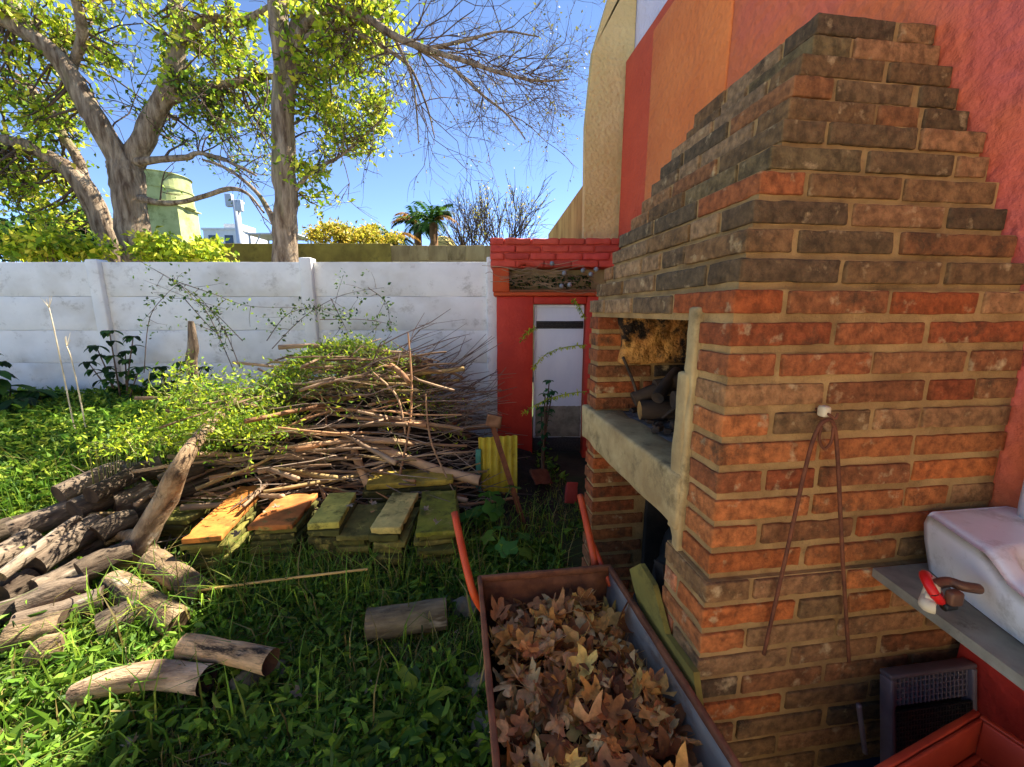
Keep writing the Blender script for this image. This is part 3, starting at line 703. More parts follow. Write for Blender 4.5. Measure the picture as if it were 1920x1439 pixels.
bush('leafy_shrub', 'low yellow-green shrub showing over the white wall near the leaning tree', 'shrub', 110, 470, 5.6, 80, 40, 1300, .1, YG, 20, 42)
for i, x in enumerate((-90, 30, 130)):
    bush('dark_hedge_shrub', ['dark evergreen shrub beyond the leaning tree, half hidden by leaves', 'dense dark shrub behind the leaning trunk', 'dark shrub between the leaning trunk and the thick trunk'][i], 'shrub', x, 440, 9.5, 70, 50, 2200, .14, DG, 18, 44+i, 'dark shrubs beyond the wall')
# bare twiggy tree far off
def far_bare(name, label, px, base, top, d, w_, seed, cols, leafp):
    rg = np.random.default_rng(seed); c = W(px, base, d); root = thing(name, label, 'tree', (c[0], c[1], 0)); Ht = W(px, top, d)[2]
    mb = MB(); tw = MB(); LPs = []; zb = c[2]*.75
    v, f = tube([(c[0], c[1], 0), (c[0]+.05, c[1], zb*.6), (c[0], c[1], zb)], [.22, .18, .14], 8); mb.add(v, f); part('trunk', mb.mesh('trunk', True), 'bark', root)
    def rec(p, d_, L, r, dep):
        P = [np.array(p)]
        for i in range(3):
            d_ = d_+rg.normal(size=3)*.12; d_[2] += .05; d_ = d_/np.linalg.norm(d_); P.append(P[-1]+d_*L/3)
        v, f = tube(P, list(np.linspace(r, r*.5, 4)), 4, False); tw.add(v, f)
        if dep == 0: LPs.extend(P[1:]); return
        for i in range(3): rec(P[rg.integers(1, 4)], d_+rg.normal(size=3)*.33, L*.72, r*.6, dep-1)
    Lm = (Ht-zb)*.52
    for i in range(13):
        a = rg.uniform(0, 2*math.pi); sp_ = rg.uniform(.15, .95)
        rec((c[0], c[1], zb*rg.uniform(.75, 1)), np.array([math.cos(a)*sp_*w_, math.sin(a)*sp_*w_, 1.]), Lm, .06, 3)
    part('branches', tw.mesh('branches'), 'twig', root)
    LPs = np.array(LPs); k = rg.random(len(LPs)) < leafp; P = LPs[k]; n = len(P)
    part('crown', quads_mesh('crown', leaf_quads(P, rg.normal(size=(n, 3)), .12*rg.uniform(.6, 1.4, n), .6, .3, rg), pick(cols, n, rg=rg)), 'leaf', root)
far_bare('bare_tree', 'rounded fine-twigged tree just coming into leaf beyond the red parapet', 945, 440, 335, 22, 1.0, 5, G3+YEL[:2], .6)
far_bare('bare_tree', 'thin grey leafless tree between the palms and the rounded fine-twigged tree', 880, 440, 355, 24, .7, 6, G3, .15)
# palms
def palm(label, px, py, d, n, L, seed):
    rg = np.random.default_rng(seed); c = W(px, py, d); root = thing('palm_tree', label, 'palm', (c[0], c[1], 0), 0, 'palms beyond the garden wall')
    v, f = tube([(c[0], c[1], 0), (c[0]+.05, c[1], c[2]*.5), (c[0], c[1], c[2])], [.2, .17, .2], 10, True, .2); mb = MB(); mb.add(v, f); part('trunk', mb.mesh('trunk', True), 'palmbark', root)
    for i in range(n):
        a = 2*math.pi*i/n+rg.uniform(-.2, .2); el = rg.uniform(.2, 1.3); mb = MB()
        P = [c]; d_ = np.array([math.cos(a)*math.cos(el), math.sin(a)*math.cos(el), math.sin(el)])
        for k in range(7): P.append(P[-1]+d_*L/7); d_ = d_+np.array([0, 0, -.24]); d_ /= np.linalg.norm(d_)
        cc = DG[rg.integers(0, 4)] if rg.random() < .93 else s(150, 110, 50)
        v, f = tube(P, list(np.linspace(.02, .005, 8)), 4, False); mb.add(v, f, 0, cc)
        pts = spline(P, 5)
        for k, p in enumerate(pts[4:]):
            t = pts[min(k+5, len(pts)-1)]-pts[k+3]; t = t/np.linalg.norm(t); sd = np.cross(t, [0, 0, 1]); sd /= np.linalg.norm(sd)+1e-6
            for s_ in (-1, 1):
                e = p+(sd*s_*.8+t*.55)*.42*rg.uniform(.7, 1.1)+np.array([0, 0, -.17]); m_ = (p+e)/2+np.array([0, 0, .05])
                mb.add([p, m_+t*.03, e, m_-t*.03], [(0, 1, 2, 3)], 0, np.array(cc[:3])*rg.uniform(.7, 1.4))
        part('frond', mb.mesh('frond'), 'leaf', root)
palm('feathery green palm with browned lower fronds beside the yellow parasol', 812, 418, 20, 16, 1.25, 1)
palm('dark bushy palm standing close against a taller green palm', 782, 425, 21, 14, 1.2, 2)
palm('low palm peeping over the mossy wall near the yellow shrubs', 738, 452, 18, 10, 1.1, 3)

# ================================================================ FIREWOOD AND LOGS
def log(pts, r, label, tint=(1, 1, 1), group=None, name='log', seed=0, endtint=(1, 1, 1), hollow=False, n=14, cat='log', mats=('logbark', 'cutwood')):
    """a log through world points; bark mesh with its two sawn ends as parts"""
    P = [Vector(p) for p in pts]; o0 = sum(P, Vector())/len(P); ax = (P[-1]-P[0]).normalized()
    q = ax.to_track_quat('X', 'Z'); inv = q.inverted()
    loc = [inv @ (p-o0) for p in P]; sp_ = [Vector(x) for x in spline(loc, 4)]
    rr = [(r*(1+.10*noise.noise(Vector((i*.6, seed*3.3, 0)))) if np.isscalar(r) else float(np.interp(i/(len(sp_)-1), np.linspace(0, 1, len(r)), r))) for i in range(len(sp_))]
    v, f = tube(sp_, rr, n, False, .30 if name == 'dead_trunk' else .09, seed*1.37); mb = MB(); mb.add(v, f)
    o = link(name, mb.mesh(name, True), mats[0]); o.location = o0; o.rotation_mode = 'QUATERNION'; o.rotation_quaternion = q
    tag(o, label, cat, group); o.color = (*tint, 1)
    nr = len(sp_)
    for e in (0, nr-1):
        ring = [Vector(v[e*n+j]) for j in range(n)]; c = sum(ring, Vector())/n; d = (sp_[1]-sp_[0]) if e == 0 else (sp_[-1]-sp_[-2]); d.normalize()
        c2 = c+d*(.02 if e == 0 else -.02)*(2.5 if hollow else .2)
        mid = [c2*.5+p*.5 for p in ring]
        mb = MB(); fs = [(j, (j+1) % n, n+(j+1) % n, n+j) for j in range(n)]+[(n+j, n+(j+1) % n, 2*n) for j in range(n)]
        mb.add([p[:] for p in ring]+[p[:] for p in mid]+[c2[:]], fs); k = link('cut_end', mb.mesh('cut_end', False), mats[1], o); k.color = (*endtint, 1)
    return o
GRL = 'split logs stacked beside the brush pile'
grey, tan, dark = (.85, .80, .76), (1.2, 1.05, .8), (.5, .46, .42)  # bark tints, chosen log by log
stack = [  # pixel ends, heights, radius in metres, tint
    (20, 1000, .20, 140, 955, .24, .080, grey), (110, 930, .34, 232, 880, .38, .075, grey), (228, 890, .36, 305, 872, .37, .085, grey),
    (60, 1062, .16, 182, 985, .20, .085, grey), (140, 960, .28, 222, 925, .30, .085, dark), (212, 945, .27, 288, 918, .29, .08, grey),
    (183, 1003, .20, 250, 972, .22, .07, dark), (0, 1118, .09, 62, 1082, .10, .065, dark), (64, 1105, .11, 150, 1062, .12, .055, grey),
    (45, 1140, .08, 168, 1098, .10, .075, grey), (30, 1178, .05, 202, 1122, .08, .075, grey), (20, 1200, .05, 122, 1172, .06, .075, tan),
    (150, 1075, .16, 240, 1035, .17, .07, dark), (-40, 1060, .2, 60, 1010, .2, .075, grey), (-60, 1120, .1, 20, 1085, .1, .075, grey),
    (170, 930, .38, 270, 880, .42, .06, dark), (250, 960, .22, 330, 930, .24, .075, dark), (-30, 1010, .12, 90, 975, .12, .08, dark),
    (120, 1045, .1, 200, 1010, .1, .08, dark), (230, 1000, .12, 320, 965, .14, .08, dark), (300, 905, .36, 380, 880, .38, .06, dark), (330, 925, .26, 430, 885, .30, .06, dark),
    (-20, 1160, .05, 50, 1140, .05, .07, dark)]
for i, (xa, ya, za, xb, yb, zb_, r, t) in enumerate(stack):
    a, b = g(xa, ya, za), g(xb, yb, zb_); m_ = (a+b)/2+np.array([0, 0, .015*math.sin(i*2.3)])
    log([a, m_, b], r*.86, {1: 'long grey log topmost on the stack beside the weeds', 2: 'grey log lying end to end with the topmost log of the stack'}.get(i) or {grey: 'weathered grey log stacked with others beside the brush pile', dark: 'dark log wedged low in the stack beside the brush pile', tan: 'tan mossy log at the edge of the stack, half in grass'}[t],
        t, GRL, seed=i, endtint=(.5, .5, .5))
log([g(0, 1082, .2), g(70, 1030, .24), g(145, 975, .27)], .03, 'slim straight grey pole lying on the log stack', grey, name='wooden_pole', cat='pole', seed=31)
log([g(212, 1092, .10), g(270, 1128, .09), g(338, 1172, .05)], .062, 'tan knotty log sloping into grass below the leaning dead trunk', tan, seed=32)
log([g(285, 1050, .14), g(330, 1080, .11), g(385, 1118, .06)], .062, 'pale bark log half hidden in grass beside the tile stacks', tan, seed=33)
log([g(190, 1182, .05), g(225, 1165, .06), g(262, 1150, .06)], .075, 'short hollow log with dark open end in the grass', dark, seed=34, hollow=True)
log([g(78, 1228, .04), g(102, 1222, .05), g(126, 1216, .05)], .07, 'short pale log stub in the grass below the stack', tan, seed=35)
log([g(138, 1306, .07), g(205, 1280, .09), g(295, 1266, .10), g(388, 1276, .095)], [.040, .045, .048, .050], 'curved grey log with dark hollow end lying in the lawn', (2.5, 2.15, 1.8), seed=36, endtint=(.22, .2, .2), hollow=True)  # raised tint puts the missing sunlight into the bark colour
log([g(345, 1212, .13), g(420, 1222, .125), g(508, 1242, .12)], [.046, .041, .046], 'smooth tan log with ragged brown end resting on a stone', (3.1, 2.5, 1.7), seed=37, endtint=(.6, .5, .45), hollow=True)  # tint lifted likewise; the colour stands in for sun on this log
log([g(688, 1172, .09), g(760, 1162, .09), g(838, 1150, .095)], .066, 'thick mossy grey log lying behind tall grass near the wheelbarrow', (.9, .9, .72), seed=38)
# leaning dead trunk
o = log([W(450, 745, 2.95), W(410, 782, 2.75), g(352, 850, .64), g(312, 935, .40), g(262, 1020, .17), g(240, 1045, .10)], [.020, .032, .044, .054, .070, .095], 'thick pale tan dead trunk leaning against the brush pile', (1.4, 1.2, .92), name='dead_trunk', cat='trunk', seed=40, n=16)
for a in ([(255, 1025, .16), (215, 1035, .12), (185, 1052, .05)], [(262, 1015, .18), (300, 1045, .1), (330, 1065, .03)], [(258, 1005, .2), (225, 1005, .16), (200, 1020, .1)]):
    pts = [g(*p) for p in a]; inv = o.rotation_quaternion.inverted(); mb = MB()
    v, f = tube([inv @ (Vector(p)-o.location) for p in spline(pts, 4)], [.036]*3+[.028]*3+[.016]*3, 8, True, .2, 3); mb.add(v, f); k = link('root_stub', mb.mesh('root_stub', True), 'logbark', o); k.color = (1.3, 1.12, .88, 1)
pS = W(360, 700, 3.5)
log([(pS[0], pS[1], -.03), pS, W(362, 650, 3.5), W(358, 603, 3.5)], [.05, .045, .042, .02], 'upright weathered stump post sticking out of the weeds', (1.0, .92, .85), name='stump_post', cat='post', seed=41, n=10)

# ================================================================ BRUSH PILE
PC = np.array([-.95, 3.42])
def pile_h(x, y): return max(0., 1.14*math.exp(-((x+.90)/1.12)**2-((y-3.55)/.62)**2))
smesh = []
for i in range(16):
    L = 1.0; rg_ = random.Random(i); P = []; b1_, b2_ = rg_.uniform(-.09, .09), rg_.uniform(-.05, .05)
    for t in np.linspace(-.5, .5, 9): P.append((t, b1_*math.cos(t*3.1)+.018*noise.noise(Vector((t*5, i, 0))), b2_*math.cos(t*3)+.018*noise.noise(Vector((t*5, i, 5)))))
    mb = MB(); rr = [1.0*(1-.45*(k/8))*(1+.12*noise.noise(Vector((k*.9, i, 2)))) for k in range(9)]
    th = .011 if i < 8 else .021
    v, f = tube(P, [th*q for q in rr], 7, True, .15, i); mb.add(v, f)
    for _k in range(1+i % 3):
        k = rg_.randrange(2, 7); e = (P[k][0]+.22, P[k][1]+rg_.uniform(-.12, .12), P[k][2]+rg_.uniform(.02, .1)); v, f = tube([P[k], e], [th*.6, th*.25], 5); mb.add(v, f)
    smesh.append(mb.mesh('branch', True))
for i in range(265):
    for _ in range(30):
        x, y = random.gauss(-.92, .72), random.uniform(2.75, 4.1); h = pile_h(x, y)
        if h > .12 and x < -.25: break
    x = min(x, -.25)
    z = h*random.uniform(.25, 1.02) if random.random() < .75 else h*random.uniform(.85, 1.05)
    thick = random.random() < (.55 if z < .6 else .3)
    me = random.choice(smesh[8:] if thick else smesh[:8]); L = random.uniform(.7, 1.5)
    o = link('branch', me, 'stick'); o.location = (x, y, z+.02)
    o.rotation_euler = (random.uniform(-3, 3), random.gauss(0, .10)+(-.22*(x+.95) if z > .45 else 0), random.gauss(.08, .50)+(math.pi if random.random() < .35 else 0))
    k = random.uniform(.9, 1.2) if not thick else random.uniform(.75, 1.0)
    o.scale = (L, k, k); ci = random.randrange(6); c = [(1, 1, 1), (.75, .72, .7), (1.35, 1.28, 1.16), (1.2, .95, .75), (.55, .5, .45), (.95, .97, .66)][ci]; o.color = (*c, 1); cn = ['brown', 'dull grey-brown', 'pale bleached', 'reddish', 'dark', 'mossy olive'][ci]
    if thick: tag(o, 'thick %s branch lying across the brush pile' % cn, 'branch', 'thick %s branches of the brush pile' % cn)
    else: tag(o, 'thin %s stick lying in the brush pile by the white wall' % cn, 'stick', 'thin %s sticks of the brush pile' % cn)
# fine tangle of twigs and a dark core inside the pile
mb = MB(); rg = np.random.default_rng(3)
for i in range(1500):
    x, y = rg.normal(-.9, .75), rg.uniform(2.7, 4.15); h = pile_h(x, y)
    if h < .05 or x > .05: continue
    z = h*rg.uniform(.1, .98)
    if x > -.2: z = h*rg.uniform(.4, 1.08)
    L = rg.uniform(.25, .7); a = rg.normal(.05, .6); el = rg.normal(.03, .22)
    d = np.array([math.cos(a)*math.cos(el), math.sin(a)*math.cos(el), math.sin(el)])*(1 if rg.random() < .6 else -1)
    p = np.array([x, y, z]); m_ = p+d*L*.5+rg.normal(size=3)*.03
    v, f = tube([p, m_, p+d*L], [.005, .004, .002], 4, False); mb.add(v, f, 0, (np.array((.30, .22, .16))*rg.uniform(.35, 1.2)))
for i in range(60):   # long twigs sticking out towards the red pillar
    p = np.array([rg.uniform(-.9, -.1), rg.uniform(3.2, 3.8), 0]); p[2] = pile_h(p[0], p[1])*rg.uniform(.7, 1); a = rg.normal(.0, .35); el = rg.normal(.32, .25); L = rg.uniform(.4, .85)
    d = np.array([math.cos(a)*math.cos(el), math.sin(a)*math.cos(el), math.sin(el)]); P = [p, p+d*L*.4+rg.normal(size=3)*.02, p+d*L*.75+rg.normal(size=3)*.03, p+d*L]
    v, f = tube(P, [.006, .005, .004, .002], 5, False); mb.add(v, f, 0, np.array((.24, .16, .12))*rg.uniform(.5, 1.1))
    q = p+d*L*.6; v, f = tube([q, q+(d+rg.normal(size=3)*.5)*L*.3], [.003, .0015], 4, False); mb.add(v, f, 0, (.2, .14, .1))
M['twigv'] = pm('brush_twig', (.9, .9, .9, 1), (1.1, 1.1, 1.1, 1), 6, .9, 0, vcol=True, rand=False)
tag(link('brush_twigs', mb.mesh('brush_twigs', True), 'twigv'), 'fine tangle of dead twigs filling the brush pile', 'twigs', kind='stuff')
mb = MB(); nx_, ny_ = 50, 30; xs_, ys_ = np.linspace(-2.9, .7, nx_), np.linspace(2.55, 4.25, ny_)
mb.add([(x, y, pile_h(x, y)*.72-.03+.05*noise.noise(Vector((x*6, y*6, 0)))) for y in ys_ for x in xs_], [(j*nx_+i, j*nx_+i+1, (j+1)*nx_+i+1, (j+1)*nx_+i) for j in range(ny_-1) for i in range(nx_-1)])
M['litter'] = pm('dark_core', s(58, 46, 32), s(30, 25, 18), 16, .95, 1., 30, bdist=.03)
tag(link('brush_core', mb.mesh('brush_core', True), 'litter'), 'dark opaque core filling the brush pile', 'litter', kind='stuff')  # dark mound that makes the inside of the pile opaque
# the big pale branches on the front of the pile
def px_branch(pts, r, label, tint, name='branch', cat='branch', seed=0, group=None):
    P = []
    for p in pts: P.append(W(p[0], p[1], p[2]))
    return log(P, r, label, tint, group, name, seed, cat=cat, n=10, mats=('stick', 'cutwood'))
px_branch([(668, 822, 2.95), (740, 852, 2.9), (820, 882, 2.82), (900, 902, 2.75)], [.026, .034, .036, .038], 'thick pale crooked branch with sawn end pointing at the rusty stake', (1.5, 1.4, 1.25), seed=61)
px_branch([(560, 872, 2.9), (640, 893, 2.85), (740, 905, 2.8), (822, 892, 2.78)], [.02, .026, .026, .02], 'long grey branch sagging just above the tile stacks', (1.2, 1.12, 1.0), seed=62)
px_branch([(652, 812, 2.95), (672, 868, 2.8), (690, 910, 2.7), (708, 942, 2.6)], [.022, .03, .03, .016], 'short pale pointed stick slanting down onto the yellow tiles', (1.5, 1.36, 1.15), seed=63)
px_branch([(470, 845, 2.95), (520, 850, 2.9), (560, 880, 2.85)], [.03, .028, .02], 'bent mossy branch behind the orange tile', (1.0, 1.0, .7), seed=64)
px_branch([(765, 625, 3.2), (772, 720, 3.1), (768, 800, 2.95), (752, 880, 2.75), (740, 955, 2.6)], [.006, .008, .009, .009, .007], 'tall thin bare shoot rising through the brush pile', (1.3, 1.05, .85), seed=65, name='dry_shoot', cat='shoot')
px_branch([(600, 735, 3.1), (612, 790, 3.0), (600, 870, 2.8), (590, 930, 2.65), (580, 975, 2.55)], [.006, .008, .008, .007, .005], 'thin reddish shoot curving down to the orange tile', (1.25, .95, .75), seed=66, name='dry_shoot', cat='shoot')
px_branch([(515, 917, 2.7), (570, 913, 2.68), (650, 925, 2.66), (762, 935, 2.62)], [.009, .011, .009, .005], 'slim reddish stick lying along the tile tops', (1.35, .95, .75), seed=67, name='dry_shoot', cat='shoot')
px_branch([(700, 700, 3.1), (745, 745, 3.0), (760, 815, 2.9)], [.007, .008, .005], 'short grey twig hanging down the front of the pile', (1.2, 1.1, 1.0), seed=68, name='dry_shoot', cat='shoot')
px_branch([(445, 770, 3.0), (470, 815, 2.9), (510, 880, 2.8), (570, 940, 2.6)], [.005, .007, .006, .004], 'pale thin shoot slanting across the dark gap of the pile', (1.5, 1.35, 1.1), seed=69, name='dry_shoot', cat='shoot')
px_branch([(798, 740, 3.0), (806, 820, 2.9), (830, 880, 2.75), (855, 930, 2.6)], [.006, .008, .007, .004], 'wavy grey shoot hanging beside the thick pale branch', (1.3, 1.15, .95), seed=70, name='dry_shoot', cat='shoot')

# ================================================================ TILE STACKS
def tile_stack(nl, nr, fl, z, n, th, cols, labels, group, sd):
    a, b, c = g(*nl, z), g(*nr, z), g(*fl, z); ux = b-a; wd = np.linalg.norm(ux); uy = c-a; ang = math.atan2(ux[1], ux[0])
    ln = np.linalg.norm(uy-ux*(uy@ux)/wd**2); sk = math.atan2(uy[0], uy[1])
    rg_ = random.Random(sd)
    for i in range(n):
        zz = z-th/2-i*(th+.004); L_ = ln*(1 if i == 0 else rg_.uniform(.9, 1.02)); w_ = wd*(1 if i == 0 else rg_.uniform(.94, 1.06))
        if zz < 0: break
        me = rbox_mesh('tile', w_, L_, th, seg=.022, r=.0035, amp=.0028, nsc=20, seed=sd*9+i, chip=.022)
        m_ = (a+c)/2+ux*.5; o = link('tile', me, 'tile'); o.location = (m_[0]+(rg_.uniform(-.022, .022) if i else 0), m_[1]+(rg_.uniform(-.03, .02) if i else 0), zz)
        o.rotation_euler = (rg_.uniform(-.008, .008), rg_.uniform(-.008, .008), -sk*.9+(rg_.uniform(-.05, .05) if i else 0))
        cc = cols[0] if i == 0 else rg_.choice(cols[1:]); k = rg_.uniform(.85, 1.15) if i else 1; o.color = (cc[0]*k, cc[1]*k, cc[2]*k, 1)
        tag(o, labels[0] if i == 0 else labels[1], 'tile', None if i == 0 else group)
OL = [s(104, 100, 44), s(86, 84, 38), s(122, 112, 56), s(74, 70, 34)]
tile_stack((343, 1011), (410, 1011), (452, 909), .27, 7, .03, [s(192, 120, 52)]+OL, ['long orange ochre tile on top of the stack by the dead trunk', 'mossy olive tile low in the stack under the long orange tile'], 'tiles under the long orange tile', 1)
tile_stack((465, 986), (545, 986), (526, 927), .29, 8, .03, [s(186, 112, 56)]+OL, ['wide orange ochre tile with chipped edge topping the second stack', 'mossy olive tile in the stack under the wide orange tile'], 'tiles under the wide orange tile', 2)
tile_stack((577, 982), (634, 982), (618, 924), .31, 7, .038, [s(196, 184, 88)]+OL, ['pale yellow-green slab with a groove topping the middle stack', 'mossy olive tile in the stack under the grooved yellow slab'], 'tiles under the grooved yellow slab', 3)
tile_stack((692, 991), (750, 991), (737, 924), .30, 7, .038, [s(206, 184, 108)]+OL, ['pale worn slab with broken corners beside the green mossy tile', 'mossy olive tile in the stack under the worn pale slab'], 'tiles under the worn pale slab', 4)
tile_stack((780, 998), (857, 998), (792, 920), .27, 8, .028, [s(128, 128, 42)]+OL, ['flat green mossy tile topping the stack beside the wheelbarrow handle', 'mossy olive tile in the stack under the green mossy tile'], 'tiles under the green mossy tile', 5)
tile_stack((630, 1005), (690, 1005), (672, 945), .24, 7, .03, [s(112, 104, 52)]+OL, ['low olive tile with a grey leaf between the two pale slabs', 'mossy olive tile hidden low between the pale slabs'], 'tiles low between the pale slabs', 6)
tile_stack((270, 985), (350, 975), (420, 905), .2, 5, .03, [s(120, 116, 50)]+OL, ['low mossy tile beside the dead trunk, behind the long orange tile', 'mossy tile buried beside the dead trunk'], 'tiles beside the dead trunk', 7)
tile_stack((690, 905), (850, 905), (700, 880), .30, 6, .04, [s(176, 150, 62)]+OL, ['ochre slab under the long grey branch behind the tile stacks', 'olive slab in the row behind the tile stacks'], 'slabs behind the tile stacks', 8)
# ================================================================ STAKE, BOARD, FRAGMENTS
base = g(985, 1000, 0); dS = float(base@fh)
st = thing('rusty_stake', 'rusty angle-iron stake leaning beside the yellow panel', 'stake', (base[0], base[1], 0))
tp = W(920, 795, dS+.05); ax = Vector(tp)-Vector(base); mb = MB()
for o_ in ((.016, 0, 0), (0, .016, 0)):
    v, f = tube([Vector(base)+Vector(o_)-ax*.1, Vector(tp)+Vector(o_)], .014, 4); mb.add(v, f)
part('angle_bar', mb.mesh('angle_bar'), 'rusty_iron', st)
hd = part('head_plate', rbox_mesh('head_plate', .10, .02, .085, seg=.02, r=.006, amp=.006, nsc=20, chip=.03), 'brass', st, W(926, 790, dS+.04)); hd.rotation_euler = (0, .2, -.2)
yb = thing('corrugated_panel', 'upright yellow corrugated panel with a teal edge strip at the end of the pile', 'panel', lev(0, 2.95, 0), -YAW)
u0, zA = Lc(897, 822, 2.95); u1, _ = Lc(970, 822, 2.95); mb = MB(); nn = 24
row = lambda z, k: [(u0+(u1-u0)*i/nn, .012*math.sin(i*1.5)+k*.006, z+(.02*i/nn if z > .2 else 0)) for i in range(nn+1)]
vv = row(0, 0)+row(zA, 0)+row(0, 1)+row(zA, 1); m_ = nn+1
mb.add(vv, [(i, i+1, m_+i+1, m_+i) for i in range(nn)]+[(2*m_+i+1, 2*m_+i, 3*m_+i, 3*m_+i+1) for i in range(nn)]+[(m_+i, m_+i+1, 3*m_+i+1, 3*m_+i) for i in range(nn)]+[(0, m_, 3*m_, 2*m_), (nn, 2*m_+nn, 3*m_+nn, m_+nn)])
link('sheet', mb.mesh('sheet', True), 'yellowboard', yb)
link('edge_strip', rbox_mesh('edge_strip', .04, .02, zA*.8, seg=.05, r=.004, amp=.003), 'teal', yb, (u0+.0, -.025, zA*.44))
fr = link('tile_fragment', rbox_mesh('tile_fragment', .10, .025, .16, seg=.03, r=.006, amp=.004, nsc=16, chip=.03), 'redbrick', None, W(1072, 884, 2.9)); fr.location.z = .09; fr.rotation_euler = (-.35, .25, .2); fr.color = (.75, .8, .9, 1)
tag(fr, 'broken pinkish tile leaning against the far barbecue pier', 'tile')
pl_ = link('wood_scrap', rbox_mesh('wood_scrap', .20, .14, .012, seg=.03, r=.004, amp=.006, nsc=14, chip=.05), 'brass', None, g(1015, 895, .12)); pl_.rotation_euler = (.7, .2, .5)
tag(pl_, 'torn brown scrap lying among weeds beside the yellow panel', 'scrap')
log([g(372, 1108, .12), g(520, 1088, .16), g(690, 1068, .2)], .006, 'long dry yellow cane lying across the grass before the tile stacks', (1.6, 1.5, .8), name='dry_cane', cat='cane', n=6, mats=('stick', 'cutwood'))
def rock(px, py, rr, label, sd, group=None, sq=(1, .8, .7), tint=None):
    import bmesh
    bm = bmesh.new(); bmesh.ops.create_icosphere(bm, subdivisions=3, radius=1)
    for v in bm.verts:
        p = v.co.copy(); v.co = p*(1+.28*noise.noise(p*1.1+Vector((sd, 0, 0)))+.10*noise.noise(p*3+Vector((sd, 4, 0)))); v.co = Vector((v.co.x*sq[0], v.co.y*sq[1], v.co.z*sq[2]))*rr
    me = bpy.data.meshes.new('stone'); bm.to_mesh(me); bm.free()
    o = link('stone', me, 'stonerock', None, g(px, py, rr*.25)); o.rotation_euler = (0, 0, sd); tag(o, label, 'stone', group); return o
rock(462, 1278, .06, 'pale angular stone propping up the smooth tan log', 1); rock(525, 1252, .05, 'flat grey stone beyond the end of the smooth tan log', 2)
rock(872, 1140, .075, 'lumpy yellowish stone beside the orange wheelbarrow handle', 3); rock(900, 1285, .075, 'mossy yellow-grey stone against the wheelbarrow side', 4); rock(912, 1372, .07, 'grey stone half under the wheelbarrow tray', 5)
rock(838, 1132, .045, 'small grey stone behind the mossy log end', 6); rock(255, 1130, .05, 'rounded pale stone among the lower logs', 7); rock(235, 1260, .035, 'small bluish stone above the curved log', 8)
for i, (x, y) in enumerate(((560, 1400), (590, 1425), (285, 1350), (455, 1378), (400, 1335), (655, 1255), (330, 1330))):
    rock(x, y, .022, 'small grey pebble lying in the lawn', 10+i, 'pebbles in the lawn', (1, .8, .3))

# ================================================================ WHEELBARROW
wb = thing('wheelbarrow', 'rusty wheelbarrow with galvanised sides and orange pipe handles, full of leaves', 'wheelbarrow', (.29, .85, 0))
xl, xr, yn, yf, zt, zb = .058, .528, .40, 1.245, .55, .25
T = [np.array(p) for p in ((xl, yn, zt), (xr+.012, yn, zt), (xr-.01, yf, zt), (xl, yf, zt))]
B = [np.array(p) for p in ((xl+.05, yn+.16, zb), (xr-.05, yn+.16, zb), (xr-.06, yf-.06, zb), (xl+.05, yf-.06, zb))]
cc0 = sum(T)/4
def sheet(name, a, b, c, d, m, root, th=.005, seg=8):
    nrm = np.cross(b-a, d-a); nrm = nrm/np.linalg.norm(nrm)*th; mb = MB(); V = []
    for j in range(seg+1):
        for i in range(seg+1):
            s_, t_ = i/seg, j/seg; p = (a*(1-s_)+b*s_)*(1-t_)+(d*(1-s_)+c*s_)*t_
            V.append(p+nrm/th*.004*noise.noise(Vector(p)*7)*(1 if 0 < i < seg and 0 < j < seg else 0))
    N_ = seg+1; n0 = len(V); V2 = [v+nrm for v in V]
    Fs = []
    for j in range(seg):
        for i in range(seg):
            q = (j*N_+i, j*N_+i+1, (j+1)*N_+i+1, (j+1)*N_+i); Fs += [q[::-1], tuple(x+n0 for x in q)]
    bd = [i for i in range(N_)]+[N_-1+N_*j for j in range(1, N_)]+[n0-1-i for i in range(1, N_)]+[n0-1-(N_-1)-N_*j for j in range(1, seg)]
    for i in range(len(bd)): Fs.append((bd[i], bd[(i+1) % len(bd)], bd[(i+1) % len(bd)]+n0, bd[i]+n0))
    mb.add(V+V2, Fs); return part(name, mb.mesh(name, True), m, root)
sheet('side_panel', T[0], T[3], B[3], B[0], 'rust', wb); sheet('side_panel', T[2], T[1], B[1], B[2], 'galv', wb)
sheet('end_panel', T[3], T[2], B[2], B[3], 'rust', wb); sheet('end_panel', T[1], T[0], B[0], B[1], 'rust', wb); sheet('floor', B[0], B[3], B[2], B[1], 'rust', wb)
for a, b in ((0, 1), (1, 2), (2, 3), (3, 0)):
    A_, B_ = T[a], T[b]; d_ = B_-A_; L_ = np.linalg.norm(d_); me = rbox_mesh('rim', L_+.012, .016, .02, seg=.05, r=.004, amp=.0018, nsc=12, seed=a)
    o = part('rim', me, 'rust', wb, (A_+B_)/2+np.array([0, 0, .004])); o.rotation_euler = (0, 0, math.atan2(d_[1], d_[0]))
def pipe(name, pts, r, m, root, n=12):
    v, f = tube(spline(pts, 6), r, n); mb = MB(); mb.add(v, f); return part(name, mb.mesh(name, True), m, root)
hl = pipe('handle', [(.14, .30, .19), (.13, .90, .23), (.095, 1.24, .36), g(885, 1105, .52), g(852, 962, .70)], .0135, 'handle', wb)
hr = pipe('handle', [(.44, .30, .19), (.45, .90, .23), (.50, 1.25, .37), g(1113, 1045, .56), g(1088, 930, .70)], .0135, 'handle', wb)
pipe('brace', [(.515, 1.22, .50), g(1108, 1012, .60)], .009, 'handle', wb)
for x in (.12, .47): pipe('leg', [(x, 1.12, .27), (x, 1.22, 0.012)], .012, 'handle', wb)
wh = part('wheel', None, None, wb) if False else thing('wheel_tmp', None, None); bpy.data.objects.remove(wh)
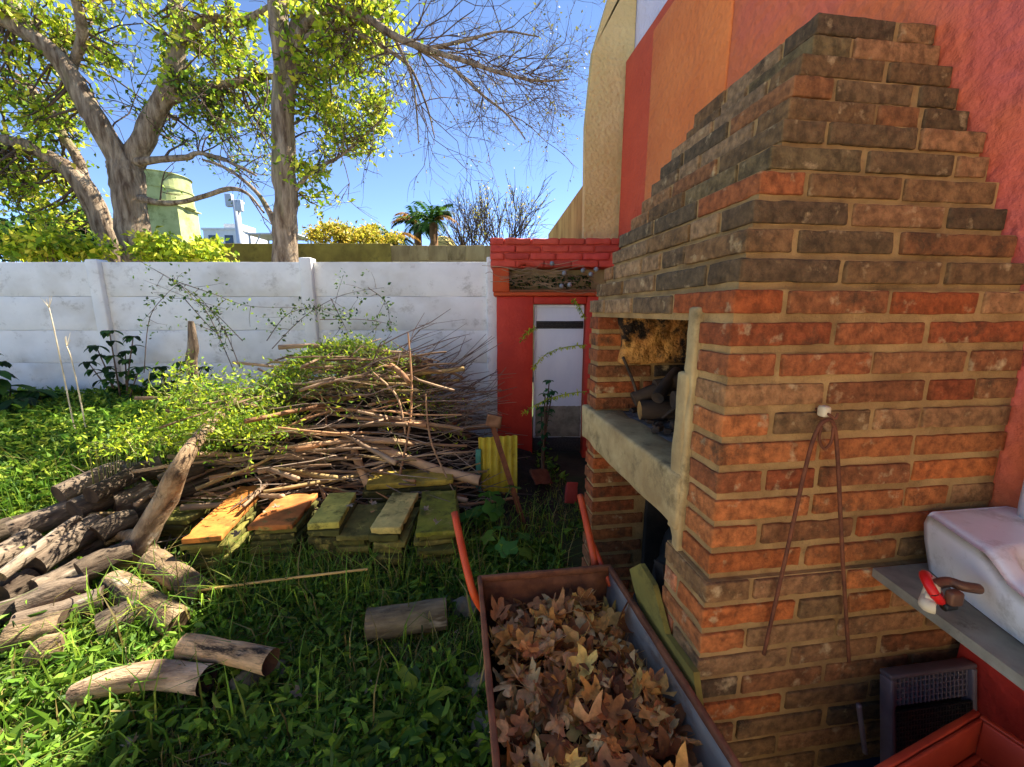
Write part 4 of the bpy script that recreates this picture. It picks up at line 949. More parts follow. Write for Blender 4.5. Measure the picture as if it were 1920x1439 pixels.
v, f = tube([(.29+.0, .30+.15*math.cos(t), .165+.15*math.sin(t)) for t in np.linspace(0, 2*math.pi, 25)], .035, 10, False); mb = MB(); mb.add(v, f)
wy = part('wheel', mb.mesh('wheel', True), 'blackmesh', wb)
mb = MB(); v, f = tube([(.265, .30, .165), (.315, .30, .165)], .12, 20); mb.add(v, f); rim_ = link('hub', mb.mesh('hub'), 'rust', wy)
pipe('axle', [(.09, .30, .165), (.49, .30, .165)], .01, 'rust', wb)

# dry leaves: lobed, curled
def dry_leaf(i):
    rg_ = random.Random(100+i); V = [(0, 0, 0)]; n = 30; R0 = 1
    lobes = [-2.1, -1.02, 0, 1.02, 2.1]; out = []
    for j in range(n):
        a = -math.pi+2*math.pi*(j+.5)/n; r = .5
        for l_, k in zip(lobes, (.72, .95, 1.15, .95, .72)): r = max(r, .48+(k-.42)*max(0, 1-abs(a-l_)/.58)**1.15)
        if abs(a) > 2.8: r = .22
        r *= 1+.12*math.sin(j*2.7+i)*rg_.uniform(.3, 1); out.append((a, r))
    fd = rg_.uniform(-.25, .85); bx, by, tw_, cup = rg_.uniform(-.4, .6), rg_.uniform(-.4, .6), rg_.uniform(-.6, .6), rg_.uniform(-.3, .4)
    def curl(x, y): return fd*abs(y)*(.4+.6*min(1, abs(y)*2))+bx*x*x+by*y*y+tw_*x*y+cup*(x*x+y*y)**1.5*.5+.2*noise.noise(Vector((x*2.6, y*2.6, i)))
    for ring in (.35, .7, 1.0):
        for a, r in out:
            x, y = math.cos(a)*r*ring, math.sin(a)*r*ring; V.append((x, y, curl(x, y)))
    Fs = [(0, 1+j, 1+(j+1) % n) for j in range(n)]
    for q in range(2):
        for j in range(n): Fs.append((1+q*n+j, 1+(q+1)*n+j, 1+(q+1)*n+(j+1) % n, 1+q*n+(j+1) % n))
    mb = MB(); mb.add(V, Fs); v, f = tube([(-.15, 0, curl(-.15, 0)), (-.6, .03, .05), (-1.0, .1, .1)], [.02, .015, .012], 4); mb.add(v, f)
    return mb
leafm = [dry_leaf(i).mesh('dry_leaf', True) for i in range(9)]
def heap(x, y):
    tx, ty = (x-.29)/.24, (y-.80)/.45
    return .425+.095*max(0, 1-tx*tx*.8)*max(0, 1-max(0, ty)**3*.8)+.02*noise.noise(Vector((x*9, y*9, 0)))
LN_ = ['golden tan', 'amber brown', 'pale sandy', 'chestnut brown', 'deep brown', 'pinkish tan', 'dark umber', 'bright golden', 'reddish tan']
LC_ = [s(238, 180, 98), s(220, 152, 76), s(246, 208, 142), s(196, 126, 66), s(156, 98, 56), s(234, 180, 122), s(124, 80, 50), s(250, 204, 108), s(214, 146, 92)]
for i in range(290):
    x, y = random.uniform(.10, .49), random.uniform(.50, 1.185); o = link('dry_leaf', random.choice(leafm), 'dryleaf'); k = random.choice([.026, .034, .04, .046, .052, .058])*random.uniform(.9, 1.1)
    o.location = (x, y, heap(x, y)+random.uniform(-.012, .03)); o.scale = (k, k*random.uniform(.7, 1.1), k*random.uniform(.7, 1.25))
    o.rotation_euler = (random.gauss(0, .42)+(math.pi if random.random() < .4 else 0), random.gauss(0, .42), random.uniform(0, 6.28)); ci = random.randrange(9); c = LC_[ci]; q = random.uniform(.85, 1.15); o.color = (c[0]*q, c[1]*q, c[2]*q, 1)
    tag(o, 'curled %s lobed leaf in the heap filling the wheelbarrow' % LN_[ci], 'leaf', '%s dry leaves in the wheelbarrow' % LN_[ci])
mb = MB(); nx_, ny_ = 26, 44; xs_, ys_ = np.linspace(.085, .50, nx_), np.linspace(.46, 1.20, ny_)
base_me = [np.array([v.co[:] for v in m_.vertices]) for m_ in leafm]; base_f = [[tuple(p.vertices) for p in m_.polygons] for m_ in leafm]
for i in range(380):
    x, y = random.uniform(.10, .49), random.uniform(.5, 1.19); j = random.randrange(9); k = random.uniform(.035, .055)
    Rm = np.array(Matrix.Rotation(random.uniform(0, 6.28), 3, 'Z') @ Matrix.Rotation(random.gauss(0, .7), 3, 'X') @ Matrix.Rotation(random.gauss(0, .7), 3, 'Y'))
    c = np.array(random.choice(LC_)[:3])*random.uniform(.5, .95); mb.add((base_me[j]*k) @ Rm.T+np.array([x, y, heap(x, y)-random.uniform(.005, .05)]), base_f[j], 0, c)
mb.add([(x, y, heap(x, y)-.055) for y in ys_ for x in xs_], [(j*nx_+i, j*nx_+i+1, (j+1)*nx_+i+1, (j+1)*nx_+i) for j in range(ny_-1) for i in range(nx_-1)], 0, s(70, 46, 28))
tag(link('leaf_litter', mb.mesh('leaf_litter', True), 'dryleafv'), 'crushed brown leaf litter deep in the wheelbarrow', 'leaf litter', kind='stuff')
# scattered fallen leaves on tiles and ground
for i, (x, y, z) in enumerate(((500, 960, .30), (655, 948, .34), (600, 940, .33), (520, 952, .3), (445, 1000, .28), (800, 955, .29), (820, 980, .29), (700, 945, .32), (560, 1300, .05), (250, 1395, .05), (690, 1290, .05))):
    o = link('fallen_leaf', random.choice(leafm), 'dryleaf', None, g(x, y, z+.008)); k = .03; o.scale = (k, k, k); o.rotation_euler = (random.gauss(0, .2), random.gauss(0, .2), random.uniform(0, 6)); c = random.choice([s(150, 130, 108), s(168, 150, 124), s(128, 104, 80)]); o.color = c
    tag(o, 'small faded leaf fallen on the tile tops' if z > .1 else 'small faded leaf fallen in the lawn', 'leaf', 'faded leaves on the tiles' if z > .1 else 'faded leaves in the lawn')

# ================================================================ IN AND UNDER THE BARBECUE
def pl(p, ax_, v): d = ray(*p); return C0+d*((v-C0[ax_])/d[ax_])
def fire_log(pts, r, label, seed, tint=(1, 1, 1), mats=('charwood', 'charend')): return log(pts, r, label, tint, None, 'charred_log', seed, n=12, mats=mats)
fire_log([(.755, 1.26, 1.068), (.95, 1.22, 1.07), (1.16, 1.2, 1.075)], .038, 'charred log with pale sawn end at the front of the firebox', 80)
fire_log([(.70, 1.46, 1.07), (.90, 1.42, 1.075), (1.16, 1.36, 1.08)], .036, 'blackened log lying across the back of the firebox', 81)
fire_log([(.78, 1.36, 1.13), (.98, 1.34, 1.135), (1.17, 1.36, 1.14)], .034, 'dusty brown-black log lying on top of the firebox heap', 82, (1.4, 1.2, 1.1), ('charwood', 'charwood'))
fire_log([(.76, 1.13, 1.05), (.92, 1.10, 1.052), (1.12, 1.14, 1.055)], .026, 'thin charred stick on the ash near the jamb', 83, mats=('charwood', 'charwood'))
fire_log([(.70, 1.52, 1.10), (.86, 1.5, 1.16), (1.1, 1.5, 1.20)], .03, 'sooty knotted branch leaning in the far firebox corner', 84, mats=('charwood', 'charwood'))
for i, (a, b, r, m_, lb) in enumerate((((.72, 1.50, 1.08), (.66, 1.55, 1.27), .006, 'charwood', 'thin dark twig standing up from the firebox heap'), ((.70, 1.07, 1.03), (.74, 1.14, 1.19), .010, 'rusty_iron', 'rusty brown iron bar standing inside the firebox'), ((.76, 1.12, 1.16), (.98, 1.05, 1.22), .008, 'rusty_iron', 'orange rusty rod sloping up inside the firebox'))):
    v, f = tube(spline([a, (np.array(a)+b)/2+np.array([.01, .01, 0]), b], 4), r, 8); mb = MB(); mb.add(v, f); tag(link(['dark_twig', 'iron_bar', 'iron_rod'][i], mb.mesh('rod', True), m_), lb, ['twig', 'bar', 'rod'][i])
for i_, (p_, q_, r_, lb) in enumerate((((.78, 1.5, 1.15), (1.12, 1.46, 1.2), .034, 'brown-black log high at the back of the firebox heap'), ((.80, 1.2, 1.12), (1.14, 1.28, 1.13), .03, 'dull charred log laid over the log with the pale end'), ((.74, 1.40, 1.13), (.90, 1.56, 1.2), .024, 'short charred stub propped in the firebox corner'))):
    fire_log([p_, ((p_[0]+q_[0])/2, (p_[1]+q_[1])/2, (p_[2]+q_[2])/2+.01), q_], r_, lb, 90+i_, (1.2, 1.05, .9), ('charwood', 'charwood'))
mb = MB(); rg = np.random.default_rng(8)
for i in range(130):
    x, y = rg.uniform(.69, 1.15), rg.uniform(1.0, 1.58); v, f = rough_box(rg.uniform(.012, .05), rg.uniform(.012, .03), rg.uniform(.008, .022), seg=.02, r=.003, amp=.003, seed=i)
    Rm = np.array(Matrix.Rotation(rg.uniform(0, 6), 3, 'Z') @ Matrix.Rotation(rg.normal()*.4, 3, 'X')); mb.add(np.array(v) @ Rm.T+np.array([x, y, 1.03+rg.uniform(0, .03)*(1+2*(y-1)*(x > .75))]), f)
tag(link('charcoal', mb.mesh('charcoal'), 'charwood'), 'broken charcoal and burnt scraps spread over the fire floor', 'charcoal', kind='stuff')
for i in range(26):
    P0 = np.array([rg.uniform(.82, 1.1), rg.uniform(1.3, 1.55), 1.05+rg.uniform(0, .12)]); d = rg.normal(size=3)*np.array([.5, .6, .35]); d /= np.linalg.norm(d); L_ = rg.uniform(.08, .15)
    v, f = tube(spline([P0, P0+d*L_*.5+rg.normal(size=3)*.015, P0+d*L_], 3), lerp_r(.011, .006, 7), 6); mb2 = MB(); mb2.add(v, f); o = link('burnt_stick', mb2.mesh('burnt_stick', True), 'charwood')
    tag(o, 'short burnt stick jumbled in the firebox heap', 'stick', 'burnt sticks in the firebox')
import bmesh
def lump(name, c, rad, m, label, cat, sd, amp=.25):
    bm = bmesh.new(); bmesh.ops.create_icosphere(bm, subdivisions=4, radius=1)
    for v in bm.verts:
        p = v.co.copy(); k = 1+amp*noise.noise(p*1.4+Vector((sd, 0, 0)))+amp*.5*noise.noise(p*4+Vector((sd, 3, 0))); v.co = Vector((p.x*rad[0], p.y*rad[1], p.z*rad[2]))*k
    me = bpy.data.meshes.new(name); bm.to_mesh(me); bm.free(); me.polygons.foreach_set('use_smooth', [True]*len(me.polygons)); return tag(link(name, me, m, None, c), label, cat)
M['sackpatch'] = pm('sooty_sack', s(44, 42, 40), s(26, 25, 24), 8, .55, .6, 22, c3=s(190, 182, 170), sc3=4.5, lo3=.62, hi3=.66)
lump('sack', (.78, 1.30, .17), (.15, .17, .19), 'sackpatch', 'slumped black sack with a pale patch under the mantel', 'sack', 2)
lump('sack', (.95, 1.42, .30), (.16, .14, .30), 'blacksack', 'tall dark bundle standing behind the slumped black sack', 'bundle', 5)
bd = thing('plank', 'mossy olive plank leaning against the foot of the barbecue', 'plank', (.50, 1.1, 0))
pts = plane_pts([(1180, 1068), (1200, 1058), (1224, 1098), (1248, 1190), (1300, 1262), (1308, 1325), (1245, 1225), (1195, 1130)], 0, .548); prism('board', pts, (.016, 0, 0), 'olivewall', bd)
bd = thing('plank', 'dark grey plank standing between the sack and the barbecue pier', 'plank', (.6, 1.05, 0))
pts = plane_pts([(1226, 1050), (1243, 1060), (1246, 1130), (1232, 1110)], 0, .60); pts += []; prism('board', [p for p in pts], (.014, 0, 0), 'soot_dark', bd)

# ================================================================ HOOK AND IRON ROD
hk = thing('wall_hook', 'small chipped white porcelain hook fixed to the brick face', 'hook', (.812, .79, 1.23))
h0 = pl((1545, 772), 1, .785)
k = part('knob', rbox_mesh('knob', .020, .022, .026, seg=.006, r=.006, amp=.001), 'ivory', hk, h0); pipe('screw', [h0+np.array([0, .02, 0]), h0+np.array([0, -.012, -.004]), h0+np.array([.008, -.022, -.012]), h0+np.array([.014, -.02, .0])], .003, 'rusty_iron', hk, 8)
ir = thing('bent_iron_rod', 'thin rusty iron rod bent double, hanging from the porcelain hook', 'rod', tuple(pl((1545, 790), 1, .775)))
ys = .770; q = lambda x, y: pl((x, y), 1, ys)
pipe('long_bar', [q(1432, 1228), q(1470, 1060), q(1510, 880), q(1530, 812), q(1547, 790), q(1562, 795), q(1570, 850), q(1580, 1050), q(1592, 1242)], .0042, 'rusty_iron', ir, 8)
pipe('inner_loop', [q(1540, 800), q(1536, 825), q(1545, 842), q(1558, 830), q(1563, 800)], .003, 'rusty_iron', ir, 8)

# ================================================================ BASIN CORNER
sb = thing('stone_shelf', 'grey stone shelf on a red cabinet side against the brick face', 'shelf', (1.2, .6, 0))
pts = [np.array(p) for p in ((1.012, .784, .80), (.945, .36, .80), (1.355, .36, .80), (1.355, .784, .80))]
prism('slab', pts, (0, 0, .022), 'stone', sb)
rb('cabinet_side', 1.30, 1.33, .30, .77, -.02, .795, 'redpaint', sb, seg=.08, r=.004, amp=.002)
rb('cabinet_front', 1.332, 1.352, .30, .33, -.02, .795, 'redpaint', sb, seg=.08, r=.004, amp=.002)
ba = thing('wash_basin', 'chipped white porcelain wash basin set on the stone shelf', 'basin', (1.2, .6, .83))
mb = MB(); na, nb_ = 34, 40; V = []
def edge_l(t): return 1.125-.14*t-.02*math.sin(t*math.pi)   # left rim runs outward to the front
def ztop(a, t):
    deck = .975-.02*t
    rimz = .975-.075*min(1, t/.8)
    inside = min(1, max(0, (a-.16)/.12))*min(1, max(0, (t-.30)/.08))*min(1, max(0, (.93-t)/.07))
    inside = inside*inside*(3-2*inside)
    return (deck if t < .3 else rimz+(deck-rimz)*max(0, 1-(t-.3)/.1))-.125*inside
for j in range(nb_+1):
    t = j/nb_; y = .772-.50*t
    for i in range(na+1):
        a = i/na; x = edge_l(t)+(1.352-edge_l(t))*a; z = ztop(a, t)
        ed = min(a/.07, 1); ef = min((1-t)/.06, 1); eb = min(t/.05, 1); z -= .010*(1-ed)**2+.008*(1-ef)**2+.005*(1-eb)**2; V.append((x, y, z))
N_ = na+1; Fs = [(j*N_+i, (j+1)*N_+i, (j+1)*N_+i+1, j*N_+i+1) for j in range(nb_) for i in range(na)]; n0 = len(V)
loop = [j*N_ for j in range(nb_+1)]+[nb_*N_+i for i in range(1, N_)]+[j*N_+na for j in range(nb_-1, -1, -1)]+[i for i in range(na-1, 0, -1)]
for r_, (dz, sh) in enumerate(((.02, -.003), (.06, .002), (None, .018))):
    for q_ in loop:
        x, y, z = V[q_]; V.append((x+sh*(1.25-x)/.2, y+sh*(.5-y)/.3, (z-dz) if dz else .824))
m_ = len(loop)
for r_ in range(3):
    for i in range(m_):
        a_ = loop[i] if r_ == 0 else n0+(r_-1)*m_+i; b_ = loop[(i+1) % m_] if r_ == 0 else n0+(r_-1)*m_+(i+1) % m_
        Fs.append((a_, n0+r_*m_+i, n0+r_*m_+(i+1) % m_, b_)[::-1])
mb.add(V, Fs); part('bowl', mb.mesh('bowl', True), 'porcelain', ba)
fa = g(1748, 1102, .895)
tp_ = thing('tap', 'old tap with red ring handle and ivory elbow on the basin corner', 'tap', tuple(fa))
th = np.linspace(0, 2*math.pi, 25); ax1 = np.array([.55, -.60, .55]); ax1 /= np.linalg.norm(ax1); e1 = np.cross(ax1, [0, 0, 1]); e1 /= np.linalg.norm(e1); e2 = np.cross(ax1, e1)
v, f = tube([fa+(e1*math.cos(t)+e2*math.sin(t))*.024 for t in th], .009, 10, False); mb = MB(); mb.add(v, f); part('ring_handle', mb.mesh('ring_handle', True), 'redplastic', tp_)
e_ = lambda x, y, z: g(x, y, z)
pipe('elbow', [fa+np.array([.02, .02, 0]), fa, e_(1742, 1122, .875), e_(1738, 1135, .868), e_(1752, 1140, .868)], .013, 'ivory', tp_)
pipe('collar', [e_(1732, 1122, .872), e_(1750, 1128, .872)], .018, 'ivory', tp_); pipe('spout', [fa+np.array([.0, -.0, .005]), e_(1778, 1092, .905), e_(1805, 1100, .905), e_(1835, 1105, .9)], .010, 'brass', tp_)
pipe('nozzle', [e_(1768, 1138, .868), e_(1788, 1135, .872)], .009, 'blackmesh', tp_)
part('bracket', rbox_mesh('bracket', .028, .018, .03, seg=.02, r=.005, amp=.003), 'brass', tp_, e_(1788, 1122, .89))
# white bottle on the basin deck
bt = thing('white_bottle', 'tall rounded white plastic bottle standing on the basin deck', 'bottle', (1.338, .70, .965))
prof = [(.0, .966), (.036, .966), (.038, 1.0), (.038, 1.12), (.035, 1.19), (.027, 1.235), (.016, 1.262), (0, 1.268)]; nn = 24; V = []; Fs = []
for r_, z in prof:
    for j in range(nn): V.append((1.338+r_*math.cos(2*math.pi*j/nn), .70+r_*math.sin(2*math.pi*j/nn), z))
for i in range(len(prof)-1):
    for j in range(nn): Fs.append((i*nn+j, i*nn+(j+1) % nn, (i+1)*nn+(j+1) % nn, (i+1)*nn+j))
mb = MB(); mb.add(V, Fs); part('body', mb.mesh('body', True), 'white', bt)
mb = MB(); v, f = tube([(1.338, .70, 1.262), (1.338, .70, 1.29)], .014, 14); mb.add(v, f); part('cap', mb.mesh('cap', True), 'white', bt)
# perforated plastic tray leaning on the bricks
ry = .77; c4 = [pl((1636, 1238), 1, ry), pl((1822, 1222), 1, ry)]
trz = c4[0][2]; tx0, tx1 = c4[0][0], min(c4[1][0], 1.12+.0)
tx1 = c4[1][0]
tr = thing('perforated_tray', 'mauve plastic tray with black perforated base leaning against the bricks', 'tray', (tx0, ry-.098, .05)); tr.rotation_euler = (R(-9), 0, 0)
Wd_, Hh_ = tx1-tx0, trz-.05
if tx0+Wd_ > 1.295: Wd_ = 1.295-tx0
def tb(name, a, m): return link(name, rbox_mesh(name, a[1]-a[0], a[3]-a[2], a[5]-a[4], seg=.06, r=.004, amp=.0008), m, tr, ((a[0]+a[1])/2, (a[2]+a[3])/2, (a[4]+a[5])/2))
tb('rim', (0, Wd_, -.03, 0, Hh_-.012, Hh_), 'greyplastic'); tb('rim', (0, .014, -.03, 0, 0, Hh_-.013), 'greyplastic'); tb('rim', (Wd_-.014, Wd_, -.03, 0, 0, Hh_-.013), 'greyplastic')
mb = MB(); nh = 18
for i in range(nh+1):
    x = .016+(Wd_-.032)*i/nh; v, f = rough_box(.0035, .012, .075, seg=.1, r=.001, amp=0); mb.add(np.array(v)+np.array([x, -.012, Hh_-.053]), f)
for j in range(6):
    v, f = rough_box(Wd_-.03, .010, .0035, seg=.2, r=.001, amp=0); mb.add(np.array(v)+np.array([Wd_/2, -.0115, Hh_-.018-.014*j]), f)
link('slotted_band', mb.mesh('slotted_band'), 'greyplastic', tr)
mb = MB(); n1, n2 = 26, 34; zt_ = Hh_-.095
for i in range(n1+1):
    x = .016+(Wd_-.032)*i/n1; v, f = rough_box(.004, .006, zt_, seg=.3, r=.001, amp=0); mb.add(np.array(v)+np.array([x, -.026, zt_/2]), f)
for j in range(n2+1):
    v, f = rough_box(Wd_-.03, .006, .004, seg=.3, r=.001, amp=0); mb.add(np.array(v)+np.array([Wd_/2, -.0265, zt_*j/n2]), f)
link('mesh_base', mb.mesh('mesh_base'), 'blackmesh', tr); tb('back_sheet', (.014, Wd_-.014, -.006, -.002, 0, Hh_-.013), 'blackmesh')
sl_ = thing('plastic_strip', 'thin lilac plastic strip standing beside the perforated tray', 'strip', tuple(pl((1622, 1410), 1, .70)))
p1, p2 = pl((1610, 1322), 1, .70), pl((1622, 1412), 1, .70); ob = pipe('strip', [p2, (p1+p2)/2, p1], .006, 'greyplastic', sl_, 6)
# red crate
cf = g(1835, 1345, .58); cr = thing('plastic_crate', 'faded red plastic crate holding crumpled scraps below the basin', 'crate', (cf[0], cf[1], .0), R(12))
La, Lb = .32, .28; zc1 = .58
for nm, a in (('side', (-La, 0, -.008, 0, .30, zc1)), ('side', (-.008, 0, -Lb, -.009, .30, zc1)), ('side', (-La, 0, -Lb, -Lb+.008, .30, zc1)), ('side', (-La, -La+.008, -Lb+.009, -.009, .30, zc1)), ('base', (-La, 0, -Lb, 0, .288, .298)),
              ('rim', (-La-.012, .014, .001, .014, zc1-.025, zc1+.002)), ('rim', (.001, .014, -Lb-.01, .0, zc1-.025, zc1+.002)), ('rim', (-La-.012, .014, -Lb-.014, -Lb-.001, zc1-.025, zc1+.002)), ('inner_ledge', (-La+.01, -.009, -.02, -.009, zc1-.09, zc1-.08)), ('inner_ledge', (-.02, -.009, -Lb+.01, -.021, zc1-.09, zc1-.08))):
    link(nm, rbox_mesh(nm, a[1]-a[0], a[3]-a[2], a[5]-a[4], seg=.06, r=.003, amp=.001), 'cratered', cr, ((a[0]+a[1])/2, (a[2]+a[3])/2, (a[4]+a[5])/2))
stl = link('plinth', rbox_mesh('plinth', .28, .24, .28, seg=.1, r=.006, amp=.003), 'stone', cr, (-La/2, -Lb/2, .145))
for i in range(7):
    ang = R(12); lx, ly = -random.uniform(.05, .3), -random.uniform(.05, .22); wx, wy_ = cf[0]+lx*math.cos(ang)-ly*math.sin(ang), cf[1]+lx*math.sin(ang)+ly*math.cos(ang)
    o = lump('crumpled_scrap', (wx, wy_, .38+random.uniform(0, .08)), (.04, .035, .03), ['white', 'blackmesh', 'porcelain', 'redplastic', 'white', 'galv', 'teal'][i], 'crumpled scrap of packaging lying inside the red crate', 'scrap', i*2+3, .6); o['group'] = 'scraps inside the red crate'
bx_ = g(1640, 1425, .22); o = link('blue_lid', rbox_mesh('blue_lid', .34, .16, .02, seg=.05, r=.006, amp=.003), pm('navy_plastic', s(44, 54, 76), s(34, 42, 60), 6, .5, .1, 30), None, (bx_[0]+.02, bx_[1], .22)); o.rotation_euler = (.2, -.15, .35); o.location.z = .21
tag(o, 'dark blue plastic lid lying between the red crate and the bricks', 'lid')

# ================================================================ GRASS AND WEEDS
def hz(P): return np.array([gz(x, y) for x, y in P[:, :2]])
def blades(P, L, wd, lean, cols, rg):
    """two-segment grass blades as quads"""
    n = len(P); a = rg.uniform(0, 2*math.pi, n); d = np.stack([np.cos(a), np.sin(a), np.zeros(n)], 1); sd = np.stack([-np.sin(a), np.cos(a), np.zeros(n)], 1)
    L = L[:, None]; ln = lean[:, None]; wv = sd*wd[:, None]*.5; u = np.array([0, 0, 1.])
    m_ = P+u*L*.55+d*ln*L*.28; t = P+u*L*np.sqrt(np.clip(1-ln**2, .05, 1))*.92+d*ln*L
    q1 = np.stack([P-wv, P+wv, m_+wv*.85, m_-wv*.85], 1); q2 = np.stack([m_-wv*.85, m_+wv*.85, t+wv*.12, t-wv*.12], 1)
    return np.concatenate([q1, q2]), np.concatenate([cols, cols])
GRN = [s(124, 156, 56), s(104, 138, 46), s(84, 118, 40), s(126, 156, 54), s(66, 98, 36), s(140, 150, 62), s(170, 152, 92), s(128, 112, 62)]
WGRN = [s(120, 156, 48), s(96, 134, 42), s(146, 172, 56), s(76, 112, 38), s(168, 184, 66)]  # yellower greens for weeds, creeper and long blades
rg = np.random.default_rng(21)
def field(n, x0, x1, y0, y1, ok=None):
    P = np.stack([rg.uniform(x0, x1, n), rg.uniform(y0, y1, n), np.zeros(n)], 1)
    k = ~((P[:, 0] > .55) & (P[:, 1] < 1.85)); 
    if ok is not None: k &= ok(P)
    P = P[k]; P[:, 2] = hz(P)-.008; return P
def patchy(P, sc, lo): return np.array([noise.noise(Vector((x*sc, y*sc, 3))) for x, y in P[:, :2]]) > lo
P = np.vstack([field(62000, -3.0, .58, .85, 2.3, lambda P: patchy(P, 3.1, -.30)), field(16000, -4.5, .9, 2.3, 4.3, lambda P: patchy(P, .9, -.25))]); n = len(P)
q, c = blades(P, rg.gamma(4, .011, n)+.014, rg.uniform(.003, .007, n), rg.uniform(.15, .95, n), pick(GRN, n, amt=.25, rg=rg), rg)
P = np.vstack([field(1100, -1.7, .1, 1.85, 2.3), field(500, -3.0, .1, 1.2, 1.9), field(250, .1, .6, 1.75, 2.6)]); n = len(P)
q2, c2 = blades(P, rg.uniform(.14, .36, n), rg.uniform(.004, .008, n), rg.uniform(.2, .9, n), pick(GRN+WGRN, n, rg=rg), rg)
tag(link('lawn_grass', quads_mesh('lawn_grass', np.concatenate([q, q2]), np.concatenate([c, c2])), 'leaf'), 'rough unmown grass covering the yard floor', 'grass', kind='stuff')
mb = MB()
for i in range(900):
    x, y = rg.uniform(-2.6, .5), rg.uniform(.9, 2.4); a = rg.uniform(0, 6.28); L_ = rg.uniform(.02, .12); p = np.array([x, y, gz(x, y)+rg.uniform(.008, .045)]); d = np.array([math.cos(a), math.sin(a), rg.normal()*.15])*L_
    v, f = tube([p, p+d*.5+rg.normal(size=3)*.004, p+d], [.0022, .002, .0012], 3, False); mb.add(v, f, 0, np.array((.34, .25, .15))*rg.uniform(.4, 1.3))
tag(link('lawn_litter', mb.mesh('lawn_litter'), 'twigv'), 'broken dry stems and twig bits scattered through the grass', 'litter', kind='stuff')
# small broad-leaved weeds in the lawn
P = np.vstack([field(30000, -3.0, .57, .85, 2.3, lambda P: patchy(P, 2.2, -.22)), field(9000, -4.2, .9, 2.3, 4.2, lambda P: patchy(P, 1.2, -.2))]); n = len(P)
P[:, 2] += rg.gamma(2.2, .018, n); D = rg.normal(size=(n, 3)); D[:, 2] = np.abs(D[:, 2])*.4+.1
q = leaf_hex(P, D, rg.gamma(6, .005, n)+.008, .55, .2, rg); cw = pick(GRN[:5]+WGRN[:2], n, amt=.28, rg=rg)
tag(link('lawn_weeds', quads_mesh('lawn_weeds', q, np.concatenate([cw, cw])), 'leaf'), 'low broad-leaved weeds mixed through the grass', 'weeds', kind='stuff')
# rank weed bed against the left of the pile
def bed_h(x, y):
    e = 1/(1+math.exp((x+1.75-.25*(y-3))*5)); f = 1/(1+math.exp((2.85-.05*x-y+.28*noise.noise(Vector((x*1.5, y, 0))))*6))
    return e*f*(.42+.22*min(1, max(0, (y-2.9)/1.2))+.16*noise.noise(Vector((x*1.3, y*1.3, 1))))
P = field(60000, -6.2, -1.2, 2.5, 4.75); h = np.array([bed_h(x, y) for x, y in P[:, :2]]); k = h > .06; P, h = P[k], h[k]; n = len(P)
P[:, 2] = h*(1-np.abs(rg.normal(0, .22, n))); P[:, 2] = np.maximum(P[:, 2], .02); D = rg.normal(size=(n, 3)); D[:, 2] = D[:, 2]*.6+.15
q = leaf_hex(P, D, rg.gamma(7, .0055, n)+.014, .45, .25, rg); c = pick(WGRN, n, amt=.22, rg=rg); c = np.concatenate([c, c])
Ps = P[rg.random(n) < .10]; n2 = len(Ps); Ps = Ps.copy(); Ps[:, 2] *= .6
q2, c2 = blades(Ps, rg.uniform(.18, .42, n2), rg.uniform(.003, .006, n2), rg.uniform(.1, .8, n2), pick(WGRN+GRN, n2, rg=rg), rg)
tag(link('weed_bed', quads_mesh('weed_bed', np.concatenate([q, q2]), np.concatenate([c, c2])), 'leaf'), 'bright thicket of tall leafy weeds along the white wall', 'weeds', kind='stuff')
# creeping vine over the pile
def creeper():
    root = thing('creeping_vine', 'yellow-green creeper sprawling over the top of the brush pile', 'vine', (-1.6, 3.3, 0)); mb = MB(); LP, LD = [], []
    for i in range(350):
        x, y = (rg.uniform(-2.4, -.45), rg.uniform(3.25, 3.9)) if i < 240 else (rg.uniform(-2.5, -1.45), rg.uniform(2.7, 3.2)); d = np.array([rg.uniform(.3, 1), rg.normal()*.35]); P = []
        for k in range(9):
            z = max(pile_h(x, y)*1.0, bed_h(x, y)*.9, .62 if (i >= 240 and x > -2.2) else 0)+.05+.07*noise.noise(Vector((x*4, y*4, i))); P.append(np.array([x, y, z])); x += d[0]*.07; y += d[1]*.07
        v, f = tube(P, lerp_r(.004, .0015, 9), 4, False); mb.add(v, f, 0, (.30, .30, .10))
        for p in P:
            m_ = 6 if p[0] < -1.2 else 4
            LP.append(p+rg.normal(size=(m_, 3))*np.array([.05, .05, .035])); LD.append(rg.normal(size=(m_, 3))+np.array([0, 0, .2]))
    for i in range(64):   # a spray of shoots hanging over the head of the dead trunk
        p = W(rg.uniform(290, 500), rg.uniform(715, 815), rg.uniform(2.5, 2.95)); P = [p]; d = np.array([rg.uniform(-.2, 1), rg.normal()*.3, rg.normal()*.25])
        for k in range(6): d = d+rg.normal(size=3)*.2; P.append(P[-1]+d/np.linalg.norm(d)*.05)
        v, f = tube(P, lerp_r(.003, .0012, 7), 4, False); mb.add(v, f, 0, (.30, .30, .10))
        for p in P: LP.append(p+rg.normal(size=(5, 3))*.035); LD.append(rg.normal(size=(5, 3))+np.array([0, 0, .2]))
    part('stems', mb.mesh('stems', True), 'twigv', root); P = np.vstack(LP); n = len(P)
    part('leaves', quads_mesh('leaves', leaf_quads(P, np.vstack(LD), rg.gamma(7, .0032, n)+.009, .36, .2, rg), pick(YG[:4]+WGRN[:3], n, rg=rg)), 'leaf', root)
creeper()
